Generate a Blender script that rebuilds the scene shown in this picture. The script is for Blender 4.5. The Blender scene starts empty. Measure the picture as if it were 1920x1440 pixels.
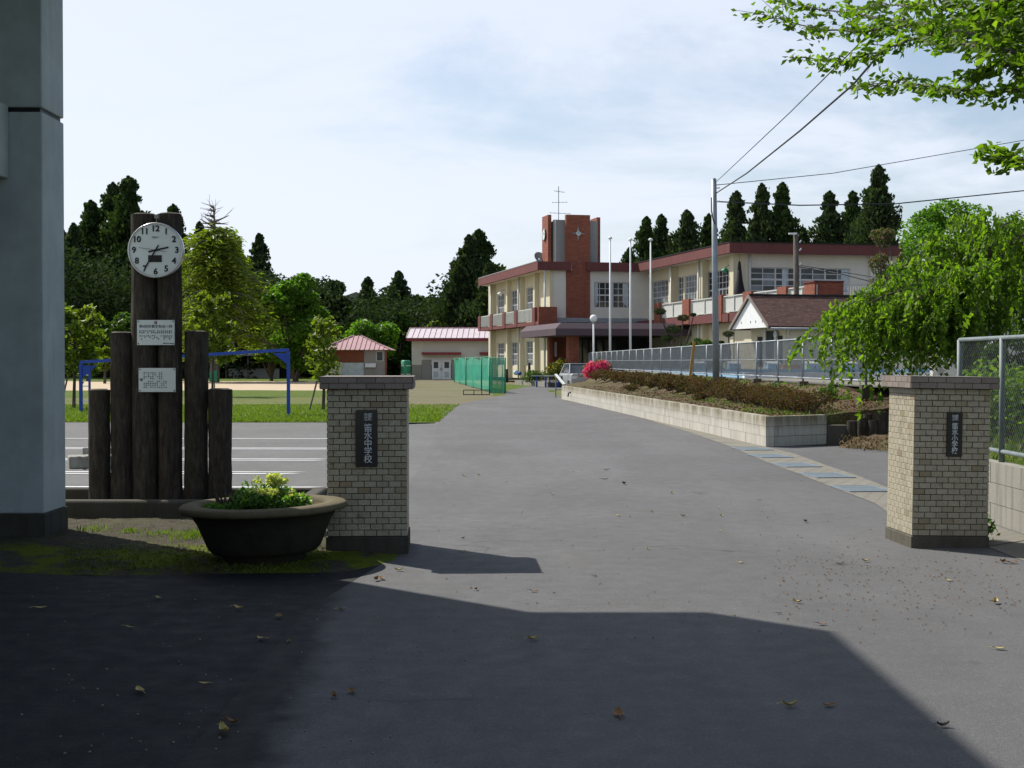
import bpy, math, random
import numpy as np
from mathutils import Vector, Matrix
R = math.radians
random.seed(7); rng = np.random.default_rng(7)
scene = bpy.context.scene
C = scene.collection
# ---------------------------------------------------------------- camera, world, sun, exposure
F = 2550.0; EYE = 1.57; PITCH = math.atan(42 / F)
cam = bpy.data.cameras.new('camera'); camo = bpy.data.objects.new('camera', cam); C.objects.link(camo)
cam.sensor_width = 36; cam.lens = 36 * F / 1920; cam.clip_start = .1; cam.clip_end = 6000
camo.location = (0, 0, EYE); camo.rotation_euler = (R(90) - PITCH, 0, 0)
scene.camera = camo
SUN_TO = Vector((-.71, .67, 1.0)).normalized()
sun = bpy.data.lights.new('sun', 'SUN'); suno = bpy.data.objects.new('sun', sun); C.objects.link(suno)
sun.energy = 4.2; sun.angle = R(.53); sun.color = (1, .955, .87)
suno.rotation_euler = SUN_TO.to_track_quat('Z', 'Y').to_euler()
w = bpy.data.worlds.new('World'); scene.world = w; w.use_nodes = True
nt = w.node_tree; N = nt.nodes; Lk = nt.links
for n in list(N): N.remove(n)
out = N.new('ShaderNodeOutputWorld'); bg = N.new('ShaderNodeBackground'); bg.inputs[1].default_value = .085
sky = N.new('ShaderNodeTexSky'); sky.sky_type = 'NISHITA'; sky.sun_disc = False
sky.sun_elevation = math.asin(SUN_TO.z); sky.sun_rotation = math.atan2(SUN_TO.x, SUN_TO.y)
sky.air_density = 1.0; sky.dust_density = 1.6; sky.ozone_density = 1.3
tc = N.new('ShaderNodeTexCoord'); sep = N.new('ShaderNodeSeparateXYZ'); Lk.new(tc.outputs['Generated'], sep.inputs[0])
def wmath(op, a, b=None, clamp=False):
    m = N.new('ShaderNodeMath'); m.operation = op; m.use_clamp = clamp
    for i, s in enumerate((a, b)):
        if s is None: continue
        if isinstance(s, (int, float)): m.inputs[i].default_value = s
        else: Lk.new(s, m.inputs[i])
    return m.outputs[0]
zc = wmath('ADD', wmath('MAXIMUM', sep.outputs[2], 0.0), .22)
cx = wmath('DIVIDE', sep.outputs[0], zc); cy = wmath('DIVIDE', sep.outputs[1], zc)
cmb = N.new('ShaderNodeCombineXYZ'); Lk.new(cx, cmb.inputs[0]); Lk.new(cy, cmb.inputs[1])
def wnoise(sc, off, det=6, rough=.55, dist=.4):
    mp = N.new('ShaderNodeMapping'); mp.inputs['Location'].default_value = off; Lk.new(cmb.outputs[0], mp.inputs[0])
    mp.inputs['Scale'].default_value = (sc, sc, sc)
    t = N.new('ShaderNodeTexNoise'); t.inputs['Detail'].default_value = det; t.inputs['Roughness'].default_value = rough
    t.inputs['Scale'].default_value = 1; t.inputs['Distortion'].default_value = dist; Lk.new(mp.outputs[0], t.inputs[0])
    return t.outputs[0]
cl = wmath('ADD', wmath('MULTIPLY', wnoise(1.5, (3.1, 1.7, 0), 7, .6), .95), wmath('MULTIPLY', wnoise(.32, (9.2, 4.4, 0), 2), .5))
cl = wmath('SUBTRACT', cl, wmath('MULTIPLY', sep.outputs[0], .42))          # thicker cloud on the sun's side of the sky
rp = N.new('ShaderNodeValToRGB'); rp.color_ramp.elements[0].position = .56; rp.color_ramp.elements[1].position = .84
rp.color_ramp.interpolation = 'EASE'; Lk.new(cl, rp.inputs[0])
haze = wmath('SUBTRACT', 1.0, wmath('MULTIPLY', sep.outputs[2], 2.2), True)
cov = wmath('ADD', wmath('MULTIPLY', rp.outputs[0], .72), wmath('MULTIPLY', haze, .22), True)
mx = N.new('ShaderNodeMix'); mx.data_type = 'RGBA'; Lk.new(cov, mx.inputs[0]); Lk.new(sky.outputs[0], mx.inputs[6])
mx.inputs[7].default_value = (6.7, 7.15, 8.05, 1)
Lk.new(mx.outputs[2], bg.inputs[0]); Lk.new(bg.outputs[0], out.inputs[0])
scene.view_settings.view_transform = 'Standard'; scene.view_settings.look = 'None'
scene.view_settings.exposure = 0.62; scene.view_settings.gamma = 1; scene.view_settings.use_curve_mapping = False
scene.cycles.max_bounces = 6; scene.cycles.transparent_max_bounces = 12; scene.cycles.caustics_reflective = False
scene.cycles.caustics_refractive = False
# ---------------------------------------------------------------- helpers
def ray(px, py=678):
    x, y = (px - 960) / F, -(py - 720) / F
    d = Vector((x, math.cos(PITCH) + y * math.sin(PITCH), y * math.cos(PITCH) - math.sin(PITCH)))
    return d / d.y
def at(px, py, Y):
    d = ray(px, py); return Vector((d.x * Y, Y, EYE + d.z * Y))
def gnd(px, py, z=0.0):
    d = ray(px, py); Y = (z - EYE) / d.z; return Vector((d.x * Y, Y, z))
def tag(o, label=None, cat=None, group=None, kind=None):
    for k, v in (('label', label), ('category', cat), ('group', group), ('kind', kind)):
        if v: o[k] = v
    return o
def thing(name, label, cat, loc=(0, 0, 0), rz=0, group=None):
    o = bpy.data.objects.new(name, None); C.objects.link(o); o.empty_display_size = .2
    o.location = loc; o.rotation_euler = (0, 0, rz); return tag(o, label, cat, group)
def link(name, me, parent=None, loc=(0, 0, 0)):
    o = bpy.data.objects.new(name, me); C.objects.link(o); o.parent = parent; o.location = loc; return o
def copy_tree(o, parent=None):
    c = o.copy(); C.objects.link(c); c.parent = parent
    for ch in list(o.children): copy_tree(ch, c)
    return c
class MB:
    def __init__(s, off=(0, 0, 0)): s.v = []; s.f = []; s.off = Vector(off)
    def pts(s, ps):
        i = len(s.v); s.v += [Vector(p) - s.off for p in ps]; return i
    def poly(s, ps): i = s.pts(ps); s.f.append(tuple(range(i, i + len(ps)))); return s
    def box(s, x0, x1, y0, y1, z0, z1):
        i = s.pts([(x, y, z) for z in (z0, z1) for y in (y0, y1) for x in (x0, x1)])
        s.f += [tuple(i + k for k in q) for q in ((0, 2, 3, 1), (4, 5, 7, 6), (0, 1, 5, 4), (2, 6, 7, 3), (0, 4, 6, 2), (1, 3, 7, 5))]
        return s
    def bar(s, a, b, w, h=None, up=(0, 0, 1)):
        a, b = Vector(a), Vector(b); d = (b - a).normalized(); h = h or w; up = Vector(up)
        if abs(d.dot(up)) > .99: up = Vector((0, 1, 0))
        r = d.cross(up).normalized(); u = r.cross(d)
        i = s.pts([p + r * (sx * w / 2) + u * (sy * h / 2) for p in (a, b) for sx, sy in ((-1, -1), (1, -1), (1, 1), (-1, 1))])
        s.f += [tuple(i + k for k in q) for q in ((0, 1, 2, 3), (7, 6, 5, 4), (0, 4, 5, 1), (1, 5, 6, 2), (2, 6, 7, 3), (3, 7, 4, 0))]
        return s
    def tube(s, ps, r, n=8, caps=True):
        ps = [Vector(p) for p in ps]; r = r if hasattr(r, '__len__') else [r] * len(ps); base = None
        ref = Vector((0, 0, 1)) if abs((ps[-1] - ps[0]).normalized().z) < .9 else Vector((1, 0, 0))
        for k, p in enumerate(ps):
            d = (ps[min(k + 1, len(ps) - 1)] - ps[max(k - 1, 0)]).normalized(); a = d.cross(ref).normalized(); b = a.cross(d)
            i = s.pts([p + (a * math.cos(t) + b * math.sin(t)) * r[k] for t in [2 * math.pi * j / n for j in range(n)]])
            if base is not None:
                s.f += [(base + j, base + (j + 1) % n, i + (j + 1) % n, i + j) for j in range(n)]
            elif caps: s.f.append(tuple(i + j for j in range(n))[::-1])
            base = i
        if caps: s.f.append(tuple(base + j for j in range(n)))
        return s
    def lathe(s, prof, c=(0, 0, 0), n=32, wob=0):
        c = Vector(c); base = None
        ph = [wob * math.sin(3 * 2 * math.pi * j / n) + wob * .6 * math.sin(7 * 2 * math.pi * j / n + 1) for j in range(n)]
        for k, (r, z) in enumerate(prof):
            i = s.pts([c + Vector(((r + ph[j]) * math.cos(2 * math.pi * j / n), (r + ph[j]) * math.sin(2 * math.pi * j / n), z)) for j in range(n)])
            if base is not None: s.f += [(base + j, base + (j + 1) % n, i + (j + 1) % n, i + j) for j in range(n)]
            base = i
        return s
    def prism(s, outline, axis, a0, a1):
        """outline of 2-D points extruded along axis 'x','y' or 'z' from a0 to a1"""
        def mk(p, a): return {'x': (a, p[0], p[1]), 'y': (p[0], a, p[1]), 'z': (p[0], p[1], a)}[axis]
        n = len(outline); i = s.pts([mk(p, a0) for p in outline] + [mk(p, a1) for p in outline])
        s.f += [tuple(range(i, i + n))[::-1], tuple(range(i + n, i + 2 * n))]
        s.f += [(i + k, i + (k + 1) % n, i + n + (k + 1) % n, i + n + k) for k in range(n)]
        return s
    def ball(s, c, r, n=12, m=8, jit=0, sz=(1, 1, 1)):
        c = Vector(c); rows = []
        for k in range(m + 1):
            t = math.pi * k / m; row = []
            for j in range(n):
                q = 1 + random.uniform(-jit, jit); a = 2 * math.pi * j / n
                row.append(c + Vector((math.sin(t) * math.cos(a) * sz[0], math.sin(t) * math.sin(a) * sz[1], math.cos(t) * sz[2])) * r * q)
            rows.append(s.pts(row))
        for a, b in zip(rows, rows[1:]): s.f += [(a + j, b + j, b + (j + 1) % n, a + (j + 1) % n) for j in range(n)]
        return s
    def mesh(s, name, m, smooth=False):
        me = bpy.data.meshes.new(name); me.from_pydata([tuple(v) for v in s.v], [], s.f); me.materials.append(m)
        if smooth: me.polygons.foreach_set('use_smooth', [True] * len(me.polygons))
        me.update(); return me
    def build(s, name, m, parent=None, smooth=False, bevel=0, seg=2):
        o = link(name, s.mesh(name, m, smooth), parent)
        if bevel:
            b = o.modifiers.new('bevel', 'BEVEL'); b.width = bevel; b.segments = seg; b.limit_method = 'ANGLE'; b.angle_limit = R(40)
        return o
def smooth_edges(o, ang=35):
    me = o.data; me.polygons.foreach_set('use_smooth', [True] * len(me.polygons))
    m = o.modifiers.new('split', 'EDGE_SPLIT'); m.split_angle = R(ang); return o
# ---------------------------------------------------------------- materials
class Mt:
    """small node-graph helper"""
    def __init__(s, name):
        s.m = bpy.data.materials.new(name); s.m.use_nodes = True; s.t = s.m.node_tree; s.n = s.t.nodes; s.l = s.t.links
        s.b = s.n['Principled BSDF']; s.tc = s.n.new('ShaderNodeTexCoord'); s.v = s.tc.outputs['Object']
        s.b.inputs['Specular IOR Level'].default_value = .3
    def set(s, sock, v):
        if isinstance(v, (int, float)): sock.default_value = v
        elif isinstance(v, (tuple, list)): sock.default_value = tuple(v) + ((1,) if len(v) == 3 and sock.type == 'RGBA' else ())
        else: s.l.new(v, sock)
    def world(s): g = s.n.new('ShaderNodeNewGeometry'); s.v = g.outputs['Position']; return s
    def map(s, scale, v=None, loc=(0, 0, 0), rot=(0, 0, 0)):
        m = s.n.new('ShaderNodeMapping'); m.inputs['Scale'].default_value = scale if hasattr(scale, '__len__') else (scale,) * 3
        m.inputs['Location'].default_value = loc; m.inputs['Rotation'].default_value = rot; s.l.new(v or s.v, m.inputs[0]); return m.outputs[0]
    def noise(s, scale, det=4, rough=.6, loc=(0, 0, 0), dist=0):
        t = s.n.new('ShaderNodeTexNoise'); t.inputs['Scale'].default_value = 1; t.inputs['Detail'].default_value = det
        t.inputs['Roughness'].default_value = rough; t.inputs['Distortion'].default_value = dist; s.l.new(s.map(scale, loc=loc), t.inputs[0]); return t.outputs[0]
    def voro(s, scale, feat='F1'):
        t = s.n.new('ShaderNodeTexVoronoi'); t.feature = feat; t.inputs['Scale'].default_value = 1; s.l.new(s.map(scale), t.inputs[0]); return t.outputs['Distance']
    def rand(s): return s.n.new('ShaderNodeObjectInfo').outputs['Random']
    def attr(s, name): a = s.n.new('ShaderNodeAttribute'); a.attribute_name = name; return a.outputs['Fac']
    def ramp(s, fac, stops, interp='LINEAR'):
        r = s.n.new('ShaderNodeValToRGB'); r.color_ramp.interpolation = interp; e = r.color_ramp.elements
        while len(e) < len(stops): e.new(.5)
        for k, (p, c) in enumerate(stops): e[k].position = p; e[k].color = (tuple(c) + (1,)) if hasattr(c, '__len__') else (c, c, c, 1)
        s.set(r.inputs[0], fac); return r.outputs[0]
    def mix(s, fac, a, b, mode='MIX'):
        m = s.n.new('ShaderNodeMix'); m.data_type = 'RGBA'; m.blend_type = mode; s.set(m.inputs[0], fac); s.set(m.inputs[6], a); s.set(m.inputs[7], b); return m.outputs[2]
    def math(s, op, a, b=0.0):
        m = s.n.new('ShaderNodeMath'); m.operation = op; s.set(m.inputs[0], a); s.set(m.inputs[1], b); return m.outputs[0]
    def bump(s, h, strength=.4, dist=.02):
        b = s.n.new('ShaderNodeBump'); b.inputs['Strength'].default_value = strength; b.inputs['Distance'].default_value = dist
        s.l.new(h, b.inputs['Height']); s.l.new(b.outputs[0], s.b.inputs['Normal']); return s
    def fin(s, col, rough=.8, metal=0, spec=None):
        s.set(s.b.inputs['Base Color'], col); s.set(s.b.inputs['Roughness'], rough); s.set(s.b.inputs['Metallic'], metal)
        if spec is not None: s.b.inputs['Specular IOR Level'].default_value = spec
        return s.m
def mul(c, k): return tuple(x * k for x in c)
def plain(name, col, rough=.7, var=.18, scale=6, bump=.15, bscale=60, metal=0, spec=.3, dirt=0):
    t = Mt(name); n = t.noise(scale); c = t.ramp(n, [(.3, mul(col, 1 - var)), (.7, mul(col, 1 + var))])
    if dirt: c = t.mix(t.ramp(t.noise((scale * 2, scale * 2, scale * .4), 6, .7), [(.52, 0), (.75, dirt)]), c, mul(col, .35))
    if bump: t.bump(t.noise(bscale, 3), bump, .01)
    return t.fin(c, rough, metal, spec)
M = {}
def asphalt(name, col, agg=.5, moss=0, cracks=0):
    t = Mt(name).world(); big = t.noise(.35, 5); fine = t.noise(190, 2, .7); mid = t.noise(6, 4)
    c = t.ramp(big, [(.32, mul(col, .82)), (.68, mul(col, 1.14))])
    c = t.mix(t.ramp(mid, [(.35, .0), (.75, .35)]), c, mul(col, .72))
    c = t.mix(t.ramp(fine, [(.38, agg), (.62, 0)]), c, mul(col, .35)); c = t.mix(t.ramp(t.noise(140, 1, .5, (5, 5, 5)), [(.62, 0), (.72, agg * .8)]), c, mul(col, 2.3))
    c = t.mix(t.ramp(t.noise((1.3, .5, 1), 5, .6, (2, 1, 0), .6), [(.5, 0), (.8, .3)]), c, mul(col, 1.3))
    c = t.mix(t.ramp(t.noise(48, 3, .75, (2, 9, 1)), [(.36, .5), (.5, 0)]), c, mul(col, .5)); c = t.mix(t.ramp(t.noise(38, 3, .75, (8, 3, 1)), [(.58, 0), (.7, .45)]), c, mul(col, 1.7))
    if cracks:
        k = t.math('ABSOLUTE', t.math('SUBTRACT', t.noise(.30, 4, .5, (3, 8, 0), .15), .5)); m = t.ramp(t.noise(.3, 2, .5, (9, 2, 0)), [(.52, 0), (.6, .5)]); c = t.mix(t.math('MULTIPLY', t.ramp(k, [(.0, 1), (.0028, 0)]), m), c, mul(col, .25))
        c = t.mix(t.ramp(t.noise((.9, .12, 1), 3, .5, (6, 0, 0), .5), [(.52, 0), (.66, .14)]), c, mul(col, 1.4)); c = t.mix(t.ramp(t.noise(.8, 6, .7, (0, 7, 0)), [(.58, 0), (.7, .2)]), c, mul((.11, .095, .07), .9))
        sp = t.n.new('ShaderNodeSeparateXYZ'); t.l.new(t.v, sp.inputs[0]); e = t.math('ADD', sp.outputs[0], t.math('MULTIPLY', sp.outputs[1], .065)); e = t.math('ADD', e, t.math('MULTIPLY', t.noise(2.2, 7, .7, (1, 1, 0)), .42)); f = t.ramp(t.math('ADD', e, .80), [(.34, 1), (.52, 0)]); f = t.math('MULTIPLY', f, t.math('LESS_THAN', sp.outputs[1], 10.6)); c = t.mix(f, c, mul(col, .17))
    t.bump(t.noise(120, 2), .5, .008)
    return t.fin(c, t.ramp(mid, [(.3, .75), (.7, .95)]), 0, .25)
M['road'] = asphalt('road_asphalt', (.119, .118, .120), cracks=1)
M['lot'] = asphalt('parking_asphalt', (.125, .124, .122), .35)
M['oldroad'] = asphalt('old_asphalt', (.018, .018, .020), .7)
def grassmat(name, a, b, dry, dryamt):
    t = Mt(name).world(); c = t.ramp(t.noise(1.6, 6, .7), [(.3, a), (.7, b)])
    c = t.mix(t.ramp(t.noise(.22, 5, .65), [(.45, 0), (.68, dryamt)]), c, dry); c = t.mix(t.ramp(t.noise(28, 3), [(.4, .35), (.65, 0)]), c, mul(a, .4))
    t.bump(t.noise(30, 4), .9, .05); return t.fin(c, .95, 0, .1)
M['lawn'] = grassmat('lawn_grass', (.075, .12, .016), (.125, .18, .028), (.14, .14, .055), .4)
M['drylawn'] = grassmat('worn_lawn', (.11, .14, .035), (.15, .18, .05), (.22, .185, .12), .85)
M['yard'] = grassmat('school_yard_soil', (.17, .155, .095), (.215, .19, .13), (.12, .14, .045), .6)
M['sand'] = plain('sand_ground', (.42, .33, .22), .95, .1, .6, .3, 30)
def soil():
    t = Mt('bank_soil').world(); c = t.ramp(t.noise(2.2, 6, .7), [(.3, (.062, .042, .026)), (.7, (.15, .105, .066))])
    c = t.mix(t.ramp(t.noise(.7, 5, .7, (4, 2, 0)), [(.46, 0), (.62, .75)]), c, (.075, .095, .028)); c = t.mix(t.ramp(t.voro(22), [(.15, .7), (.4, 0)]), c, (.22, .17, .11))
    t.bump(t.noise(25, 5), 1, .06); return t.fin(c, .95, 0, .1)
M['soil'] = soil()
def mossm():
    t = Mt('mossy_earth').world(); c = t.ramp(t.noise(9, 6, .7), [(.3, (.05, .042, .032)), (.7, (.11, .095, .075))])
    sp = t.n.new('ShaderNodeSeparateXYZ'); t.l.new(t.v, sp.inputs[0]); gy_ = t.ramp(t.math('ADD', t.math('SUBTRACT', sp.outputs[1], 11.2), t.math('MULTIPLY', t.noise(1.5, 5), .8)), [(.45, 1), (.85, .12)]); c = t.mix(t.math('MULTIPLY', gy_, t.ramp(t.noise(2.0, 5, .65, (1, 3, 0)), [(.42, 0), (.53, .92)])), c, t.ramp(t.noise(40, 3), [(.3, (.075, .105, .004)), (.7, (.17, .21, .014))]))
    t.bump(t.noise(60, 4), 1, .03); return t.fin(c, .97, 0, .1)
M['moss'] = mossm()
def concrete(name, col, streak=.5, moss=.0, scale=1):
    t = Mt(name).world(); c = t.ramp(t.noise(1.5 * scale, 5), [(.3, mul(col, .85)), (.7, mul(col, 1.12))])
    c = t.mix(t.ramp(t.noise((9 * scale, 9 * scale, .7 * scale), 5, .7), [(.48, 0), (.72, streak)]), c, mul(col, .42))
    c = t.mix(t.ramp(t.noise(55, 3), [(.35, .3), (.55, 0)]), c, mul(col, .6))
    if moss: c = t.mix(t.ramp(t.noise(3, 6, .7), [(.4, 0), (.62, moss)]), c, (.045, .042, .02))
    t.bump(t.noise(70, 3), .4, .01); return t.fin(c, .9, 0, .2)
M['conc'] = concrete('weathered_concrete', (.29, .28, .245), .75, .12)
M['gutter'] = concrete('gutter_concrete', (.20, .188, .16), .3, .15)
M['darkconc'] = concrete('dark_mossy_concrete', (.075, .07, .06), .5, .6)
M['bowl'] = concrete('lichen_concrete', (.15, .125, .075), .5, .3, 2); M['bowlshade'] = concrete('shaded_bowl_concrete', (.028, .027, .022), .5, .4, 2)  # bowl side coloured far darker than the rim to paint in its shade
M['footing'] = concrete('footing_concrete', (.09, .085, .075), .3, .4); M['plinth'] = concrete('pillar_base_concrete', (.12, .11, .09), .7, .5)
def blockm():
    t = Mt('wall_block'); t.world(); col = (.43, .41, .36); c = t.mix(t.rand(), mul(col, .92), mul(col, 1.06))
    sx = t.n.new('ShaderNodeSeparateXYZ'); t.l.new(t.v, sx.inputs[0]); h = t.ramp(t.math('SUBTRACT', sx.outputs[2], .28), [(.0, 0), (.22, 1)])
    s = t.ramp(t.noise((5, 2.2, .55), 6, .75), [(.34, 0), (.56, 1)]); c = t.mix(t.math('MULTIPLY', s, t.math('MULTIPLY', h, .85)), c, (.14, .115, .055))
    c = t.mix(t.ramp(t.noise((14, 6, .8), 5, .7, (3, 3, 3)), [(.5, 0), (.75, .5)]), c, (.16, .15, .12)); t.bump(t.noise(80, 3), .4, .01); return t.fin(c, .9, 0, .2)
M['block'] = blockm()
def tilem():
    t = Mt('glazed_brick_tile').world(); c = t.ramp(t.rand(), [(0, (.33, .295, .21)), (.35, (.38, .34, .25)), (.75, (.40, .365, .275)), (.92, (.33, .285, .20)), (1, (.27, .215, .13))])
    c = t.mix(t.ramp(t.noise(90, 2), [(.38, .45), (.5, 0)]), c, (.16, .13, .08))
    c = t.mix(t.ramp(t.noise(7, 6, .75), [(.55, 0), (.72, .55)]), c, (.09, .085, .065)); c = t.mix(t.ramp(t.noise(28, 4, .75, (7, 0, 2)), [(.66, 0), (.7, .85)]), c, (.03, .028, .022))
    return t.fin(c, t.ramp(t.noise(20), [(.3, .35), (.7, .6)]), 0, .35)
M['tile'] = tilem()
def capm():
    t = Mt('cap_tile').world(); c = t.ramp(t.rand(), [(0, (.20, .165, .145)), (1, (.27, .225, .195))]); c = t.mix(t.ramp(t.noise(60), [(.4, .25), (.55, 0)]), c, (.1, .08, .07))
    c = t.mix(t.ramp(t.noise(6, 6, .75), [(.55, 0), (.75, .5)]), c, (.09, .075, .06)); return t.fin(c, .55, 0, .3)
M['captile'] = capm()
M['mortar'] = plain('dark_mortar', (.045, .04, .034), .95, .3, 12)
M['plate'] = plain('black_granite_plate', (.008, .008, .010), .22, .1, 30, 0, spec=.5)
M['white'] = plain('white_paint', (.72, .73, .74), .6, .05, 4, .05)
M['letter'] = plain('silver_lettering', (.55, .58, .62), .4, .05, 40, 0)
M['black'] = plain('black_paint', (.012, .012, .013), .45, .2, 10, 0)
M['clockface'] = plain('clock_face_white', (.62, .66, .66), .35, .04, 6, 0)
M['steel'] = plain('galvanised_steel', (.24, .27, .30), .5, .15, 5, .1, 40, .2, .4)
M['shadesteel'] = plain('shaded_galvanised_steel', (.13, .16, .165), .6, .2, 6, .1, 40, .1, .4); M['wire'] = plain('dull_wire', (.13, .145, .155), .7, .1, 5, 0)  # darker copy of the steel: tree shade over the fence put into its colour
M['chrome'] = plain('brushed_steel', (.5, .5, .5), .3, .1, 8, 0, metal=.8)
def bark(name, col, k=1):
    t = Mt(name); c = t.ramp(t.noise((26 * k, 26 * k, 5 * k), 6, .75), [(.32, mul(col, .35)), (.55, col), (.75, mul(col, 1.9))])
    c = t.mix(t.ramp(t.noise(2.5, 5), [(.45, 0), (.7, .55)]), c, mul(col, .4)); t.bump(t.noise((22 * k, 22 * k, 4 * k), 6, .75), 1, .03); return t.fin(c, .95, 0, .15)
M['log'] = bark('log_bark', (.066, .056, .046)); M['bark'] = bark('tree_bark', (.10, .082, .065), .4); M['graybark'] = bark('gray_cherry_bark', (.17, .15, .13), .5)
M['logend'] = plain('log_end_grain', (.09, .075, .06), .95, .3, 20, .4, 40)
def gymm():
    t = Mt('blue_green_wall_paint').world(); col = (.40, .445, .44); c = t.ramp(t.noise(1.8, 6, .65), [(.3, mul(col, .78)), (.7, mul(col, 1.15))])
    c = t.mix(t.ramp(t.noise((5, 5, .35), 6, .7), [(.5, 0), (.72, .5)]), c, (.5, .53, .52)); c = t.mix(t.ramp(t.noise((3, 3, .6), 5, .7, (4, 4, 1)), [(.55, 0), (.75, .4)]), c, (.24, .27, .27))
    t.bump(t.noise(60, 3), .4, .006); return t.fin(c, .8, 0, .25)
M['gym'] = gymm()
def wallm(name, col, dirt=.25):
    t = Mt(name); c = t.ramp(t.noise(.8, 5), [(.3, mul(col, .93)), (.7, mul(col, 1.05))])
    c = t.mix(t.ramp(t.noise((3, 3, .35), 6, .7), [(.52, 0), (.8, dirt)]), c, mul(col, .55)); t.bump(t.noise(40, 2), .15, .01); return t.fin(c, .85, 0, .2)
M['cream'] = wallm('cream_wall', (.60, .55, .40), .42); M['offwhite'] = wallm('offwhite_wall', (.62, .60, .54), .15); M['greywall'] = wallm('grey_wall', (.28, .27, .26), .2)
M['towerconc'] = wallm('grey_tower_concrete', (.25, .255, .26), .6)
def brickm(name, col, mortar, bw=.24, bh=.075):
    t = Mt(name); s = t.n.new('ShaderNodeSeparateXYZ'); t.l.new(t.v, s.inputs[0]); cb = t.n.new('ShaderNodeCombineXYZ')
    t.l.new(t.math('ADD', s.outputs[0], s.outputs[1]), cb.inputs[0]); t.l.new(s.outputs[2], cb.inputs[1])
    b = t.n.new('ShaderNodeTexBrick'); t.l.new(cb.outputs[0], b.inputs[0]); b.inputs['Color1'].default_value = mul(col, .8) + (1,); b.inputs['Color2'].default_value = mul(col, 1.2) + (1,)
    b.inputs['Mortar'].default_value = mortar + (1,); b.inputs['Scale'].default_value = 1; b.inputs['Brick Width'].default_value = bw; b.inputs['Row Height'].default_value = bh; b.inputs['Mortar Size'].default_value = .006
    c = t.mix(t.ramp(t.noise((2, 2, .6), 5, .7), [(.5, 0), (.75, .5)]), b.outputs[0], mul(col, .45)); return t.fin(c, .75, 0, .25)
M['brick'] = brickm('orange_brick', (.245, .078, .048), (.12, .06, .045)); M['fascia'] = wallm('dark_red_fascia', (.14, .052, .05), .85)
M['canopy'] = wallm('brown_metal_canopy', (.085, .062, .075), .15)
M['rail'] = plain('pale_rail_paint', (.52, .53, .50), .5, .06, 3, 0)
def glassm(name, col, rough=.06):
    t = Mt(name); c = t.ramp(t.noise(.7, 3), [(.35, mul(col, .5)), (.7, mul(col, 1.6))]); return t.fin(c, rough, 0, .38)
M['glass'] = glassm('window_glass', (.035, .042, .05)); M['glasslit'] = glassm('window_glass_pale', (.16, .18, .2), .1)
M['curtain'] = plain('pale_curtain', (.45, .52, .56), .9, .2, 5, 0); M['alu'] = plain('window_frame_paint', (.52, .54, .55), .45, .05, 3, 0)
M['pinkroof'] = plain('pink_metal_roof', (.42, .25, .26), .6, .08, 1, 0); M['palepink'] = plain('pale_pink_metal_roof', (.50, .43, .46), .6, .06, 1, 0); M['redtrim'] = plain('dark_red_trim', (.22, .03, .04), .6, .1, 2, 0)
M['brownpanel'] = plain('brown_board', (.19, .06, .03), .7, .15, 3, 0)
def shingle():
    t = Mt('brown_roof_shingle'); c = t.ramp(t.noise((3, 9, 9), 3), [(.3, (.05, .028, .024)), (.7, (.115, .062, .05))]); c = t.mix(t.ramp(t.voro((3.4, 5, 5)), [(.1, .8), (.3, 0)]), c, (.17, .10, .08)); return t.fin(c, .85, 0, .2)
M['shingle'] = shingle()
M['blue'] = plain('blue_paint', (.018, .06, .36), .45, .15, 4, 0); M['poolblue'] = plain('pool_pale_blue', (.22, .42, .62), .5, .12, 2, 0); M['blockblue'] = plain('starting_block_blue', (.38, .56, .72), .5, .08, 3, 0)
M['orange'] = plain('orange_plastic', (.50, .20, .045), .5, .1, 3, 0); M['wood'] = plain('yellow_wood', (.33, .20, .06), .85, .2, 12, .2); M['woodpole'] = bark('weathered_pole', (.14, .12, .105), .3)
M['greentank'] = plain('green_fabric', (.03, .22, .12), .5, .2, 2, 0); M['carwhite'] = plain('silver_car_paint', (.45, .47, .49), .25, .05, 1, 0, metal=.3, spec=.5)
M['cable'] = plain('black_cable', (.02, .022, .03), .5, .1, 5, 0); M['cloth'] = plain('black_cloth', (.012, .011, .015), .8, .3, 5, .3, 10)
M['grate'] = plain('steel_grate', (.19, .235, .27), .5, .2, 6, .1, 40, .3, .4)
def water():
    t = Mt('pool_water'); t.bump(t.noise(5, 3), .2, .03); return t.fin((.03, .14, .16), .06, 0, .5)
M['water'] = water()
def net(name, col, cell=.09):
    t = Mt(name); t.fin(col, .7); w1 = t.noise(1.2, 3)
    tr = t.n.new('ShaderNodeBsdfTransparent'); ms = t.n.new('ShaderNodeMixShader'); t.l.new(t.ramp(w1, [(.3, .45), (.7, .78)]), ms.inputs[0]); t.l.new(tr.outputs[0], ms.inputs[1]); t.l.new(t.b.outputs[0], ms.inputs[2])
    t.l.new(ms.outputs[0], t.n['Material Output'].inputs[0]); return t.m
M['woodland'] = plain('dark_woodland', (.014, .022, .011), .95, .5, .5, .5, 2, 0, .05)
M['greennet'] = net('green_netting', (.01, .33, .21))
def leafm(name, a, b, trans=.35, rough=.5, c3=None):
    t = Mt(name); f = t.attr('tint'); c = t.ramp(f, [(0, a), (1, b)] if c3 is None else [(0, a), (.8, b), (.86, c3), (1, c3)])
    t.fin(c, rough, 0, .25 if rough < .8 else .08); tr = t.n.new('ShaderNodeBsdfTranslucent'); t.l.new(t.mix(1.0, c, (1.5, 1.7, .5), 'MULTIPLY'), tr.inputs[0])
    ms = t.n.new('ShaderNodeMixShader'); ms.inputs[0].default_value = trans; t.l.new(t.b.outputs[0], ms.inputs[1]); t.l.new(tr.outputs[0], ms.inputs[2]); t.l.new(ms.outputs[0], t.n['Material Output'].inputs[0]); return t.m
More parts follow.
